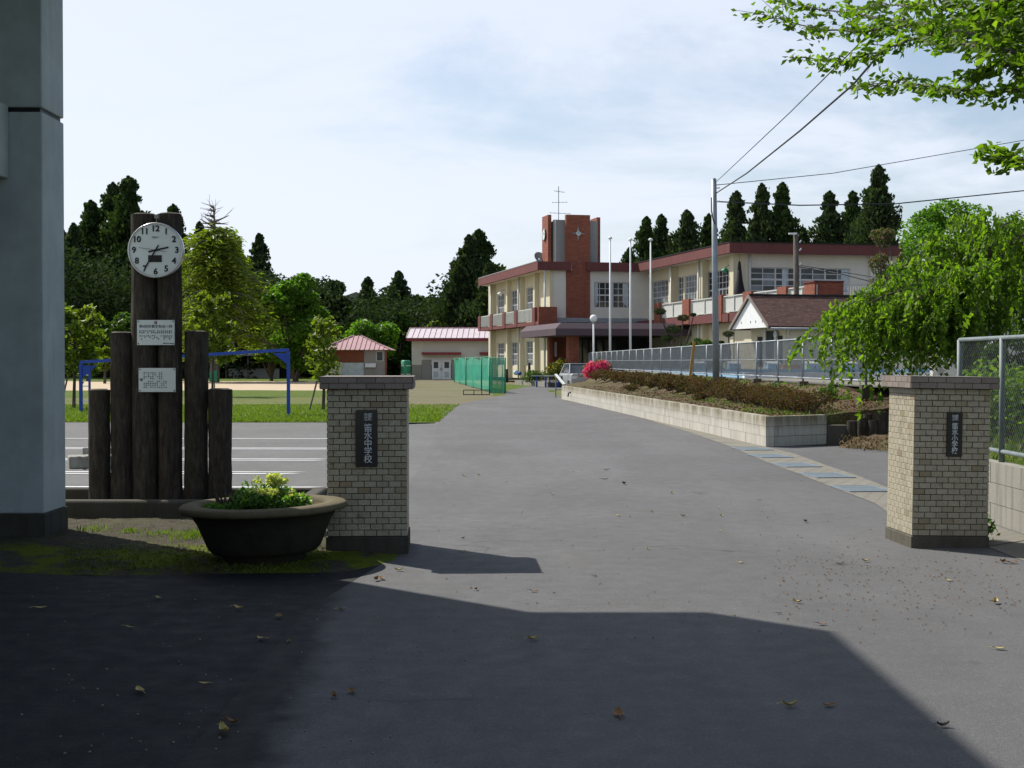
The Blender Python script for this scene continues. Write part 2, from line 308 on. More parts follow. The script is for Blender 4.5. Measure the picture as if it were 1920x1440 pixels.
M['cedar'] = leafm('cedar_foliage', (.024, .040, .020), (.068, .098, .042), .2, .9); M['cedar2'] = leafm('cedar_foliage_green', (.022, .042, .015), (.062, .095, .03), .2, .9)
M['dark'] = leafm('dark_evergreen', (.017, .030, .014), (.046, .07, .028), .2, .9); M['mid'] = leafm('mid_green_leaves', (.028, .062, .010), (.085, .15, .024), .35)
M['bright'] = leafm('bright_green_leaves', (.045, .11, .010), (.13, .25, .026), .45); M['lime'] = leafm('lime_leaves', (.08, .115, .012), (.19, .24, .03), .45)
M['cherry'] = leafm('cherry_leaves', (.05, .11, .010), (.18, .28, .028), .5, .6); M['russet'] = leafm('russet_shrub', (.05, .032, .018), (.14, .075, .04), .2, .8, (.07, .09, .03))
M['pinkflower'] = leafm('pink_azalea', (.55, .04, .17), (.85, .12, .34), .25); M['yellow'] = leafm('yellow_blossom', (.045, .07, .012), (.08, .11, .02), .3, .5, (.55, .34, .02))
M['pansy'] = leafm('pale_yellow_petals', (.42, .46, .12), (.66, .66, .30), .3); M['plant'] = leafm('pansy_leaves', (.05, .12, .02), (.15, .28, .06), .4, .4)
M['mauve'] = leafm('mauve_tree', (.05, .06, .02), (.10, .11, .035), .3, .5, (.20, .09, .12)); M['blade'] = leafm('grass_blades', (.07, .12, .012), (.16, .22, .03), .4)
M['mossblade'] = leafm('moss_tufts', (.05, .065, .004), (.11, .14, .012), .2); M['cycad'] = leafm('cycad_fronds', (.03, .065, .015), (.08, .14, .03), .2); M['litter'] = leafm('dry_litter', (.06, .04, .02), (.19, .13, .07), .1, .9)
M['dryleaf'] = plain('fallen_leaf_yellow', (.42, .34, .12), .7, .25, 30, 0); M['brownleaf'] = plain('fallen_leaf_brown', (.22, .12, .05), .8, .3, 30, 0); M['darkleaf'] = plain('fallen_leaf_dark', (.03, .025, .02), .8, .3, 30, 0)
# ---------------------------------------------------------------- foliage
def cards(name, P, size, mat, parent=None, off=(0, 0, 0), elong=1.9, up=None, kind=None, fold=.25):
    """a mesh of folded leaves at points P (n x 3); size scalar or array; up: preferred leaf direction (n x 3)"""
    P = np.asarray(P, float) - np.array(off, float); n = len(P); size = np.broadcast_to(np.asarray(size, float), (n,)) * rng.uniform(.65, 1.3, n)
    d = rng.normal(size=(n, 3)); d[:, 2] *= .7
    if up is not None: d = d * .45 + np.asarray(up)
    d /= np.linalg.norm(d, axis=1)[:, None] + 1e-9; r = np.cross(d, rng.normal(size=(n, 3))); r /= np.linalg.norm(r, axis=1)[:, None] + 1e-9
    nn = np.cross(d, r); s = size[:, None]; w = s / elong
    V = np.empty((n, 4, 3)); V[:, 0] = P - d * s * .5; V[:, 1] = P + r * w * .5 + nn * w * fold; V[:, 2] = P + d * s * .5; V[:, 3] = P - r * w * .5 + nn * w * fold
    me = bpy.data.meshes.new(name); me.vertices.add(4 * n); me.vertices.foreach_set('co', V.reshape(-1).astype('f4'))
    me.loops.add(6 * n); me.polygons.add(2 * n); b = np.arange(n)[:, None] * 4
    me.loops.foreach_set('vertex_index', (b + np.array([[0, 1, 2, 0, 2, 3]])).reshape(-1).astype('i4')); me.polygons.foreach_set('loop_start', np.arange(0, 6 * n, 3, dtype='i4'))
    me.update(calc_edges=True); a = me.attributes.new('tint', 'FLOAT', 'POINT'); a.data.foreach_set('value', np.repeat(rng.random(n), 4).astype('f4'))
    me.materials.append(mat); o = link(name, me, parent); tag(o, kind=kind); return o
def blob(c, r, n, hollow=.35):
    d = rng.normal(size=(n, 3)); d /= np.linalg.norm(d, axis=1)[:, None]; q = rng.uniform(hollow ** 3, 1, n) ** (1 / 3)
    return np.array(c) + d * q[:, None] * np.array(r if hasattr(r, '__len__') else (r,) * 3)
def limbs(mb, base, tips, r0, seed=0):
    base = Vector(base)
    for t in tips:
        t = Vector(t); m = base.lerp(t, .5) + Vector((random.uniform(-.1, .1), random.uniform(-.1, .1), .06)) * (t - base).length
        mb.tube([base, m, t], [r0, r0 * .6, r0 * .15], 5)
def conifer(x, y, h, r, label, mat='cedar', n=7000, name='cedar_tree', group='tall dark cedars', base=.12, ls=.42, lean=0, cat='tree'):
    root = thing(name, label, cat, (x, y, 0), group=group); o = (x, y, 0); n = int(n * 2.8); r *= 2.3; ls *= .74
    mb = MB(o); mb.tube([(x, y, -.2), (x, y, h * .5), (x + lean, y, h * .97)], [r * .06 + .08, r * .04 + .05, .03], 7); pts = []; ups = []
    nb = 84; per = n // nb
    for k in range(nb):
        t = base + (1 - base) * (1 - (1 - k / nb) ** 1.25); z = h * t; rr = r * (1 - t) ** .85 * random.choice((.45, .7, .9, 1.12)) * random.uniform(.8, 1.12) + .12; a = k * 2.4 + random.uniform(-.5, .5)
        ex, ey = math.cos(a), math.sin(a); m = int(per * (.5 + 1.1 * (1 - t)) + 18); s = rng.uniform(.1, 1, m) ** .8
        w = rr * (.22 + .3 * s); px = x + lean * t + ex * rr * s + np.clip(rng.normal(size=m), -1.6, 1.6) * w * .5; py = y + ey * rr * s + np.clip(rng.normal(size=m), -1.6, 1.6) * w * .5
        pz = z + rr * .30 * np.sin(s * 2.6) - rr * .28 * s * s + np.clip(rng.normal(size=m), -1.5, 1.5) * w * .42 + h * .015; pts.append(np.c_[px, py, pz]); ups.append(np.c_[np.full(m, ex) * .4, np.full(m, ey) * .4, np.full(m, .9)])
        if k % 2 == 0: mb.tube([(x, y, z - rr * .1), (x + ex * rr * .8, y + ey * rr * .8, z)], [.05 + .02 * r * (1 - t), .02], 4, False)
    m = int(n * .05); top = np.c_[x + lean + rng.normal(size=m) * .12 * r * .3, y + rng.normal(size=m) * .12 * r * .3, h * (1 - .06 * rng.random(m))]; pts.append(top); ups.append(np.tile((0, 0, 1), (m, 1)))
    mb.build('trunk', M['bark'], root); cards('crown', np.concatenate(pts), ls, M[mat], root, o, 1.7, np.concatenate(ups)); return root
def broadleaf(x, y, h, r, label, mat='mid', n=9000, name='broadleaf_tree', group=None, trunk=.28, ls=.32, nb=16, cat='tree', flat=.85, z0=0.0, bark_='bark', tr=None):
    root = thing(name, label, cat, (x, y, z0), group=group); o = (x, y, z0); zc = z0 + h * (trunk + (1 - trunk) * .5); rz = h * (1 - trunk) * .5
    mb = MB(o); tr = tr or r * .09 + .04; mb.tube([(x, y, z0 - .2), (x + r * .03, y, z0 + h * trunk), (x, y, zc)], [tr, tr * .75, tr * .4], 8); pts = []; tips = []
    for k in range(nb):
        d = rng.normal(size=3); d /= np.linalg.norm(d); q = random.uniform(.55, .8) if k else 0; c = np.array([x + d[0] * r * q, y + d[1] * r * q, zc + d[2] * rz * q * flat])
        cr = random.uniform(.26, .46) * r; pts.append(blob(c, (cr, cr, cr * .75), int(n / nb * random.uniform(.6, 1.4)), .55)); tips.append(c)
    limbs(mb, (x, y, z0 + h * trunk), tips, tr * .5); mb.build('trunk', M[bark_], root); cards('crown', np.concatenate(pts), ls, M[mat], root, o, 1.6); return root
def shrub(x, y, z, r, label, mat, n=900, name='shrub', group=None, ls=.07, h=None, cat='shrub', pts=None, stems=True):
    root = thing(name, label, cat, (x, y, z), group=group); o = (x, y, z); h = h or r; mb = MB(o)
    for k in range(7): a = k * .9; mb.tube([(x, y, z - .05), (x + math.cos(a) * r * .35, y + math.sin(a) * r * .35, z + h * .5), (x + math.cos(a) * r * .7, y + math.sin(a) * r * .7, z + h * 1.1)], [.018, .012, .005], 4)
    mb.build('stem', M['bark'], root); P = pts if pts is not None else np.concatenate([blob((x + random.uniform(-.45, .45) * r, y + random.uniform(-.45, .45) * r, z + h * random.uniform(.55, 1.15)), (r * .62, r * .62, h * .55), n // 7, .5) for _ in range(7)])
    P = P[P[:, 2] > z + .01]; cards('foliage', P, ls, M[mat], root, o, 1.8); return root
def text(name, body, size, mat, parent, loc, rot=(R(90), 0, 0), extrude=.0015, sx=1, align='CENTER', bold=0):
    cu = bpy.data.curves.new(name, 'FONT'); cu.body = body; cu.size = size; cu.extrude = extrude; cu.align_x = align; cu.align_y = 'CENTER'; cu.offset = bold
    cu.resolution_u = 3; tmp = bpy.data.objects.new(name, cu); C.objects.link(tmp); bpy.context.view_layer.update()
    me = bpy.data.meshes.new_from_object(tmp); bpy.data.objects.remove(tmp); me.materials.clear(); me.materials.append(mat)
    o = link(name, me, parent, loc); o.rotation_euler = rot; o.scale = (sx, 1, 1); return o
# ---------------------------------------------------------------- ground, road, markings
def sheet(name, pts, z, mat, kind='structure', label=None):
    """flat ground sheet whose edge is densified and slightly ragged"""
    mb = MB(); mb.poly([(p[0], p[1], z) for p in pts]); o = mb.build(name, mat); return tag(o, label, kind=kind)
sheet('ground', [(-2500, -600), (2500, -600), (2500, 4000), (-2500, 4000)], -.024, M['drylawn'])
def G(px, py): p = gnd(px, py); return (p.x, p.y)
def ragged(a, b, n, amp):
    out = []
    for k in range(n):
        t = k / n; j = random.uniform(-amp, amp) if 0 < k else 0; out.append((a[0] + (b[0] - a[0]) * t, a[1] + (b[1] - a[1]) * t + j))
    return out
def band(name, y0, y1, x0, x1, z, mat, amp=.25):
    sheet(name, ragged((x0, y0), (x1, y0), 60, amp) + ragged((x1, y1), (x0, y1), 60, amp), z, mat)
band('grass_field', 35.6, 60, -60, -1.9, -.016, M['lawn'], .05)
band('worn_path', 50, 60.5, -60, -2.4, -.012, M['drylawn'], .5)
band('far_lawn', 61, 75, -70, -4, -.016, M['lawn'], .6)
band('sand_track', 75, 110, -80, -6.5, -.012, M['sand'], .6)
band('back_lawn', 110, 150, -80, -6, -.016, M['lawn'], .8)
sheet('yard', [G(764, 795), G(822, 793), G(832, 770), G(880, 755), G(950, 742), (0, 70), (3.5, 118), (-8.0, 124), (-8.5, 62), (-4.6, 45)], -.008, M['yard'])
sheet('front_lawn', ragged(G(925, 742), G(1050, 732), 12, .3) + [(3.2, 89), (-1.6, 96)], -.004, M['lawn'])
sheet('verge', ragged(G(764, 795), G(822, 793.5), 8, .05) + [G(826, 782), G(838, 770), G(800, 764), G(764, 768)], -.004, M['lawn'])
sheet('parking_lot', [(-60, 9), (-1, 9), (0, 20), G(822, 792)] + ragged(G(764, 792), (-60, 35.7), 90, .06), -.004, M['lot'])
def ragged2(a, b, n, amp): return [(a[0] + (b[0] - a[0]) * k / n + random.uniform(-amp, amp) + .03 * math.sin(k * .35 + b[1]) + .015 * math.sin(k * .9), a[1] + (b[1] - a[1]) * k / n) for k in range(n)]
road = [(14, -12), (14, 9), (24, 15), (30, 25.3), (4.9, 25.3), (4.6, 28), (2.2, 58), (1.9, 75), (6, 86), (1, 86), (-.6, 70), G(950, 741), G(890, 752), G(850, 760), G(832, 771), G(823, 792), (-1.4, 22), (-1.25, 12.8), (-.97, 11.2), (-1.0, 10.6), (-1.3, 8.6), (-1.3, -12)]
sheet('road', road, 0.0, M['road'])
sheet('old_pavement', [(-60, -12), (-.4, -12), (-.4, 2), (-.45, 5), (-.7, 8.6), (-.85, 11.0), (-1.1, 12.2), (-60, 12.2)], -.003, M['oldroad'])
# painted bay lines: pairs joined at the ends
ln = [(822, 1), (840.5, 2), (861, 2), (885.5, 2), (914, 2)]
for (py, k) in ln:
    a = G(300, py)
    for j in range(k):
        yy = a[1] + (j - .5) * .30 if k == 2 else a[1]
        mb = MB(); x0, x1 = -22.0, -2.95 + random.uniform(-.02, .02); sl = -.030
        if py == 914: x1 = -2.35
        ps = ragged((x0, yy - .045 - sl * 8), (x1, yy - .045 + sl * 8 * .5), 90, .006) + ragged((x1, yy + .045 + sl * 8 * .5), (x0, yy + .045 - sl * 8), 90, .006)
        mb.poly([(p[0], p[1] , .002) for p in ps]); tag(mb.build('road_marking', M['white']), kind='structure')
# wheel stops
wsr = thing('wheel_stop', 'grey concrete wheel stop lying between the bay lines beside the pale blue pier', 'wheel stop', (-6.0, 20.2, 0))
mb = MB((-6.0, 20.2, 0)); mb.prism([(-.3, 0), (.3, 0), (.22, .17), (-.22, .17)], 'x', 0, .75)
for i in range(len(mb.v)): v = mb.v[i] + mb.off; a = .35; mb.v[i] = Vector((v.x * math.cos(a) - v.y * math.sin(a) - .6, v.x * math.sin(a) + v.y * math.cos(a), v.z))
mb.build('block', M['conc'], wsr, bevel=.02)
mb = MB(); 
for k in range(6): mb.box(-.45 + k * .12, -.40 + k * .12, -.20, .1, .165, .185)
o = mb.build('ridge', M['conc'], wsr); o.rotation_euler = (0, 0, .35)
mb = MB(); p = gnd(160, 858); mb.box(p.x - .05, p.x + .5, p.y, p.y + .4, 0, .16); tag(mb.build('concrete_block', M['conc'], bevel=.015), 'small square grey concrete block just left of the shortest left log', 'block')
# mossy earth bed beside the pier
def mound(name, outline, zmax, mat, n=46, z0=.006, nz=.02):
    xs = [p[0] for p in outline]; ys = [p[1] for p in outline]; x0, x1, y0, y1 = min(xs), max(xs), min(ys), max(ys)
    def inside(x, y):
        c = False
        for i in range(len(outline)):
            (xa, ya), (xb, yb) = outline[i - 1], outline[i]
            if (ya > y) != (yb > y) and x < (xb - xa) * (y - ya) / (yb - ya) + xa: c = not c
        d = min(_segd(x, y, outline[i - 1], outline[i]) for i in range(len(outline))); return d if c else -d
    mb = MB(); idx = {}
    for i in range(n + 1):
        for j in range(n + 1):
            x = x0 + (x1 - x0) * i / n; y = y0 + (y1 - y0) * j / n; d = inside(x, y)
            if d > -.12:
                z = z0 + (zmax * min(1, max(0, d) / .5) ** .7 if d > 0 else d * .3) + (random.uniform(-nz, nz) * min(1, max(0, d) * 4)); idx[i, j] = mb.pts([(x, y, z)])
    for (i, j) in list(idx):
        q = [(i, j), (i + 1, j), (i + 1, j + 1), (i, j + 1)]
        if all(k in idx for k in q): mb.f.append(tuple(idx[k] for k in q))
    return tag(mb.build(name, mat, smooth=True), kind='structure')
def _segd(x, y, a, b):
    dx, dy = b[0] - a[0], b[1] - a[1]; t = max(0, min(1, ((x - a[0]) * dx + (y - a[1]) * dy) / (dx * dx + dy * dy + 1e-9))); return math.hypot(x - a[0] - dx * t, y - a[1] - dy * t)
mound('mossy_earth', [G(-60, 1068), G(150, 1078), G(420, 1074), G(640, 1072), G(735, 1052), G(768, 1020), (-1.3, 12.0), (-2.1, 13.0), (-2.0, 13.9), (-6.5, 13.9), (-6.5, 10)], .03, M['moss'], 70, .003, .010)
# drain: concrete strip and steel gratings
gl = [(1075, 749), (1180, 765), (1300, 790), (1400, 815), (1470, 838), (1540, 866), (1600, 894), (1660, 925), (1730, 965)]
left = [G(*p) for p in [(1040, 747), (1120, 762), (1200, 783), (1290, 810), (1370, 838), (1440, 868), (1500, 890), (1560, 914), (1640, 944), (1700, 985)]]
right = [G(*p) for p in [(1053, 747.5), (1160, 771), (1260, 795), (1340, 814), (1436, 838), (1490, 851), (1550, 873), (1610, 893), (1668, 916), (1760, 950)]]
L2 = left + [(3.95, 12.8), (4.02, 11.5), (4.05, -8)]; R2 = right + [(4.62, 13.5), (4.62, 12), (4.62, -8)]
for k in range(len(L2) - 1):
    mb = MB(); n = 4 if k < 9 else 3
    for j in range(n if k < 10 else 8):
        n2 = n if k < 10 else 8; lp = lambda A, t: (A[k][0] + (A[k + 1][0] - A[k][0]) * t, A[k][1] + (A[k + 1][1] - A[k][1]) * t)
        a, b, c, d = lp(L2, (j + .012) / n2), lp(R2, (j + .012) / n2), lp(R2, (j + .988) / n2), lp(L2, (j + .988) / n2)
        mb.poly([(a[0], a[1], .005), (b[0], b[1], .005), (c[0], c[1], .005), (d[0], d[1], .005)])
    tag(mb.build('drain_channel', M['gutter']), kind='structure')
for i, (cx_, cy_) in enumerate([(1410, 842.5), (1444, 856), (1492, 873), (1550, 892.5), (1614, 917.5)]):
    p = gnd(cx_, cy_); wd, ln_ = .54, .78
    g = thing('drain_grate', ['steel drain grating farthest from the gate, beside the wall corner', 'second steel drain grating from the wall corner', 'middle steel drain grating of the row of five', 'steel drain grating second nearest the right gate pillar', 'steel drain grating nearest the right gate pillar'][i], 'grating', (p.x, p.y, .004), .09 + .02 * (4 - i), 'steel gratings in the drain')
    mb = MB(); mb.box(-wd / 2, wd / 2, -ln_ / 2, -ln_ / 2 + .03, .002, .012); mb.box(-wd / 2, wd / 2, ln_ / 2 - .03, ln_ / 2, .002, .012); mb.box(-wd / 2, -wd / 2 + .03, -ln_ / 2 + .03, ln_ / 2 - .03, .002, .012); mb.box(wd / 2 - .03, wd / 2, -ln_ / 2 + .03, ln_ / 2 - .03, .002, .012); mb.build('frame', M['grate'], g)
    bm_ = MB().box(-.009, .009, -ln_ / 2 + .03, ln_ / 2 - .03, .002, .012).mesh('bar', M['grate'])
    for k in range(10): link('bar', bm_, g, (-wd / 2 + .055 + k * (wd - .11) / 9, 0, 0))
    MB().poly([(-wd / 2 + .02, -ln_ / 2 + .02, .0012), (wd / 2 - .02, -ln_ / 2 + .02, .0012), (wd / 2 - .02, ln_ / 2 - .02, .0012), (-wd / 2 + .02, ln_ / 2 - .02, .0012)]).build('pit_shade', M['black'], g)  # flat black sheet painted in for the darkness below the bars
# ---------------------------------------------------------------- block retaining wall and bank
wallroot = thing('retaining_wall', 'long low grey block wall with brown streaks beside the road', 'wall', (0, 0, 0))
W0 = gnd(1436, 838); W1 = gnd(1053, 748); WH = .565
# run seen from the left side: body lies on the +x side
Wn = (W1 - W0).normalized(); side = Vector((Wn.y, -Wn.x, 0))
def wallrun2(root, a, b, rows, bh, bl, th, mat, z0=0):
    a, b = Vector(a), Vector(b); a.z = b.z = 0; d = b - a; Ln = d.length; d.normalize(); nrm = Vector((d.y, -d.x, 0)); ang = math.atan2(d.y, d.x); cache = {}
    core = MB(); c0, c1 = a + nrm * .008, b + nrm * .008 - d * .014; b = b - d * .014; core.prism([(c0.x, c0.y), (c1.x, c1.y), ((b + nrm * (th - .006)).x, (b + nrm * (th - .006)).y), ((a + nrm * (th - .006)).x, (a + nrm * (th - .006)).y)], 'z', z0 - .05, z0 + rows * bh - .008); core.build('joint_mortar', M['footing'], root)
    for r_ in range(rows):
        x = 0; k = 0
        while x < Ln - .02:
            l = min(bl * (.5 if (r_ % 2 and k == 0) else 1), Ln - x); key = round(l, 3)
            if key not in cache: cache[key] = MB().box(.0025, key - .0025, -th, 0, .0025, bh - .0025).mesh('block', mat)
            p = a + d * x + nrm * random.uniform(-.003, .003); o = link('block', cache[key], root, (p.x, p.y, z0 + r_ * bh)); o.rotation_euler = (0, 0, ang); x += l; k += 1
wallrun2(wallroot, W1 + Vector((.15, .012, 0)), W0 + Vector((.15, .012, 0)), 3, WH / 3, .4, .15, M['block'])
F1 = gnd(1550, 833)
fr = thing('retaining_wall', 'short grey block wall end facing the gate, beside the gratings', 'wall', (0, 0, 0))
def frontrun(root, a, b, rows, bh, bl, th, mat, z0=0):
    a, b = Vector(a), Vector(b); a.z = b.z = 0; d = b - a; Ln = d.length; d.normalize(); bk = Vector((-d.y, d.x, 0)); ang = math.atan2(d.y, d.x); cache = {}
    q = [a + bk * .008 - d * .01, b + bk * .008 - d * .014, b + bk * (th - .006) - d * .014, a + bk * (th - .006)]; MB().prism([(v.x, v.y) for v in q], 'z', z0 - .05, z0 + rows * bh - .008).build('joint_mortar', M['footing'], root)
    for r_ in range(rows):
        x = 0; k = 0
        while x < Ln - .02:
            l = min(bl * (.55 if (r_ % 2 and k == 0) else 1), Ln - x); key = round(l, 3)
            if key not in cache: cache[key] = MB().box(.004, key - .004, 0, th, .004, bh - .004).mesh('block', mat)
            o = link('block', cache[key], root, (a + d * x + bk * random.uniform(-.003, .003)).to_tuple()[:2] + (z0 + r_ * bh,)); o.rotation_euler = (0, 0, ang); x += l; k += 1
frontrun(fr, W0 + Vector((.075, .006, 0)), F1, 3, WH / 3, .4, .15, M['block'])
lw = thing('low_block_step', 'low dark concrete block at the end of the short block wall', 'block', (F1.x, F1.y, 0)); MB().box(.01, .42, .02, .5, -.05, .36).build('block', M['footing'], lw, bevel=.01)
# bank surface between the wall and the pool fence
FZ0 = 30.0; FD = (855 - 960) / F
def fence_pt(Y, z=1.05): X0 = ray(1560).x * FZ0; return Vector((X0 + (Y - FZ0) * FD, Y, z))
def yfront(x): return W0.y + .165 + max(0, x - W0.x) * (F1.y - W0.y) / (F1.x - W0.x) if x < F1.x - .02 else 26.25 - max(0, x - 7.3) * .09
def bank_z(x, Y, t): return WH - .03 + (1.04 - WH + .03) * (.10 * min(1, max(0, t)) + .90 * min(1, max(0, (t - .50) / .48)) ** 1.15) * min(1, max(0, (Y - 25.4) / 4.4)) ** .75
mb = MB(); ny, nx = 90, 26; rows = []
for j in range(ny + 1):
    Yj = 25.17 + (96 - 25.17) * (j / ny) ** 1.5; row = []; f = fence_pt(Yj)
    if Yj <= W1.y: x0 = W0.x + (W1.x - W0.x) * (Yj - W0.y) / (W1.y - W0.y) + .12
    else: x0 = W1.x + .1 + (Yj - W1.y) * .05
    for i in range(nx + 5):
        t = i / nx if i <= nx else 1; x = x0 + (f.x + .2 - x0) * t + (0, 1, 3, 8, 20)[max(0, i - nx)]; Y = max(Yj, yfront(x) + j * .002)
        z = bank_z(x, Y, t) + random.uniform(-.02, .02) * (1 if 0 < i < nx and j else 0)
        if Yj > W1.y: z = max(.1, z - (Yj - W1.y) * .012 * (1 - t))
        row.append((x, Y, z))
    if j == 0: skirt = mb.pts([(p[0], p[1] - .01, -.1) for p in row])
    rows.append(mb.pts(row))
for a, b in zip(rows, rows[1:]): mb.f += [(a + i, a + i + 1, b + i + 1, b + i) for i in range(nx + 4)]
mb.f += [(skirt + i, skirt + i + 1, rows[0] + i + 1, rows[0] + i) for i in range(nx + 4)]
tag(mb.build('soil_bank', M['soil'], smooth=True), kind='structure')
for i, (px, top_, bot, wd) in enumerate([(1597, 789, 818, .17), (1617, 783, 812, .17), (1638, 788, 818, .18), (1627, 776, 806, .16), (1652, 772, 812, .2)]):
    p = at(px, bot, 25.8 + .15 * (i % 2)); s = F / p.y; h = (bot - top_) / s
    r_ = thing('log_edging', ['round log stump nearest the low block, edging the soil bank', 'second round log stump edging the bank, taller one', 'dark stump set between two others in the bank edging', 'short stump standing behind the front row of the bank edging', 'widest stump of the bank edging, nearest the right pillar'][i], 'log', p, group='log stumps edging the bank')
    MB().tube([(0, 0, -.15), (0, 0, h)], wd / 1.8, 12, False).build('bark', M['log'], r_, True); MB().poly([(wd / 1.8 * math.cos(t * .5236), wd / 1.8 * math.sin(t * .5236), h - .002) for t in range(12)]).build('cut_end', M['logend'], r_)
mound('mulch', [(6.0, 24.9), (6.6, 24.0), (7.6, 23.6), (10, 22.6), (11, 23.4), (7.6, 25.3), (6.3, 25.5)], .22, M['soil'], 40, .01, .03)
P = np.c_[rng.uniform(6.0, 8.6, 1500), rng.uniform(23.6, 25.2, 1500), rng.uniform(.02, .22, 1500)]; Pb = []
for k in range(5200):
    Y = 25.6 + 30 * random.random() ** 1.6; f = fence_pt(Y).x; wl = W0.x + (W1.x - W0.x) * (Y - W0.y) / (W1.y - W0.y) + .25; t = random.random(); x = wl + (f - wl) * t
    if Y > yfront(x) + .1: Pb.append((x, Y, bank_z(x, Y, t) + .012))
P = np.concatenate([P, np.array(Pb)]); tag(cards('leaf_litter', P, .055, M['litter'], kind='stuff'), 'dry brown leaf litter on the bank and heaped below the log edging')
# ---------------------------------------------------------------- gymnasium corner at the left edge
gy = thing('gymnasium', 'pale blue green building corner pier with dark base at the left edge', 'building', (-4.1, 11.9, 0))
o = (-4.1, 11.9, 0); zg = at(80, 205, 11.9).z; zb = at(60, 963, 11.9).z
MB(o).box(-6.2, -4.1, 11.9, 12.48, zb, zg - .02).build('pier', M['gym'], gy, bevel=.012)
MB(o).box(-6.2, -4.1, 11.9, 12.48, zg + .02, 8.0).build('upper_pier', M['gym'], gy, bevel=.012)
MB(o).box(-6.18, -4.125, 11.925, 12.46, zg - .03, zg + .03).build('groove', M['black'], gy)
MB(o).box(-6.2, -4.085, 11.885, 12.5, -.1, zb).build('base', M['darkconc'], gy, bevel=.01)
MB(o).box(-4.95, -4.39, -9, 11.895, at(10, 335, 11.9).z, zg + .03).build('beam', M['gym'], gy, bevel=.01)
MB(o).box(-14, -5.2, -9, 12.3, -.1, 8.0).build('wall', M['gym'], gy)
MB(o).box(-14, -2.86, -9, 12.35, 5.75, 6.66).build('eave', M['gym'], gy)
MB(o).box(-14, -4.3, -9, 12.5, 8.0, 8.2).build('roof', M['gym'], gy)
# ---------------------------------------------------------------- log monument with clock
ZP = 14.2; mo = thing('log_monument', 'stepped row of six dark upright logs carrying the clock and plaques', 'monument', at(291, 940, ZP).to_tuple()[:2] + (0,)); mp = mo.location.copy()
for (x0, x1, top, lean) in [(168, 206, 731, 0), (209, 249, 624, 0), (249, 297, 403, 0), (298, 343, 402, 0), (346, 388, 622, 2), (391, 434, 730, 1)]:
    z1 = at(0, top, ZP).z; r = (x1 - x0) / 2 / F * ZP; x = at((x0 + x1) / 2, 900, ZP).x
    mb = MB(mp); n = 22; lev = [(-.1 + (z1 + .1) * k / 14) for k in range(15)]; base = None; pr = [random.uniform(-.006, .006) for _ in range(n)]
    for k, z in enumerate(lev):
        ro = r * (1 + .02 * math.sin(z * 5 + x0)); i = mb.pts([(x + lean * .004 * z + (ro + pr[j] + random.uniform(-.004, .004)) * math.cos(2 * math.pi * j / n), ZP + (ro + pr[j]) * math.sin(2 * math.pi * j / n), z) for j in range(n)])
        if base is not None: mb.f += [(base + j, base + (j + 1) % n, i + (j + 1) % n, i + j) for j in range(n)]
        base = i
    lg = mb.build('log', M['log'], mo, True); mb = MB(mp); mb.lathe([(r - .004, z1 - .002), (r - .03, z1 + .012), (.001, z1 + .014)], (x, ZP, 0), n); mb.build('cut_end', M['logend'], lg)
# concrete trough the logs stand in
tr = thing('trough', 'long dark mossy concrete trough at the foot of the logs', 'planter', (-3.3, 14.1, 0)); o = tr.location.copy()
X0, X1, Y0, Y1, zt = -6.4, -2.02, 13.38, 14.95, .20
mb = MB(o)
mb.box(X0, X1, Y0, Y0 + .16, -.05, zt); mb.box(X0, X1, Y1 - .16, Y1, -.05, zt - .01); mb.box(X0, X0 + .16, Y0 + .16, Y1 - .16, -.05, zt - .005); mb.box(X1 - .16, X1, Y0 + .16, Y1 - .16, -.05, zt - .005)
mb.build('rim', M['darkconc'], tr, bevel=.035, seg=3); MB(o).box(X0 + .15, X1 - .15, Y0 + .15, Y1 - .15, -.05, .05).build('soil', M['soil'], tr)
# clock
cz = at(291, 469, 13.98); ck = thing('wall_clock', 'round white clock with black numerals hung on the two tallest logs', 'clock', cz); Rk = .286
MB().lathe([(Rk - .03, .09), (Rk - .004, .085), (Rk, .05), (Rk, .012), (Rk - .006, 0), (Rk - .014, .0), (Rk - .016, .012)], (0, 0, 0), 64).build('rim', M['chrome'], ck, True).rotation_euler = (R(-90), 0, 0)
MB().lathe([(Rk - .016, .012), (.001, .012)], (0, 0, 0), 64).build('dial', M['clockface'], ck).rotation_euler = (R(-90), 0, 0)
for h in range(12):
    a = R(30 * (h or 12)); rr = Rk * .77; text('numeral', str(h or 12), .086, M['black'], ck, (math.sin(a) * rr, .008, math.cos(a) * rr), extrude=.001, bold=.0026)
tk = MB()
for k in range(60):
    a = R(6 * k); big = k % 5 == 0; r0, w_ = Rk * (.90 if big else .905), (.0035 if big else .0018); l = .006 if big else .004
    tk.bar((math.sin(a) * r0, .0095, math.cos(a) * r0), (math.sin(a) * (r0 + l), .0095, math.cos(a) * (r0 + l)), w_, .002, (0, 1, 0))
tk.build('minute_marks', M['black'], ck); text('maker_name', 'SEIKO', .026, M['steel'], ck, (0, .009, Rk * .46))
c0 = Vector((.002, 0, .0))
def hand(name, ang, l, tail, w_, y):
    a = R(ang); d = Vector((math.sin(a), 0, math.cos(a))); MB().bar(c0 - d * tail + Vector((0, y, 0)), c0 + d * l + Vector((0, y, 0)), w_, .002, (0, 1, 0)).build(name, M['black'], ck)
hand('hour_hand', 77, .135, .075, .017, .004); hand('minute_hand', 211, .215, .06, .014, .001); hand('second_hand', 279, .17, .11, .0035, -.002)
MB().box(-.075, .064, .006, .010, -.122, -.052).build('display', M['black'], ck)
MB().lathe([(.011, -.006), (.011, .008)], (c0.x, 0, 0), 12).build('hub', M['black'], ck).rotation_euler = (R(-90), 0, 0)
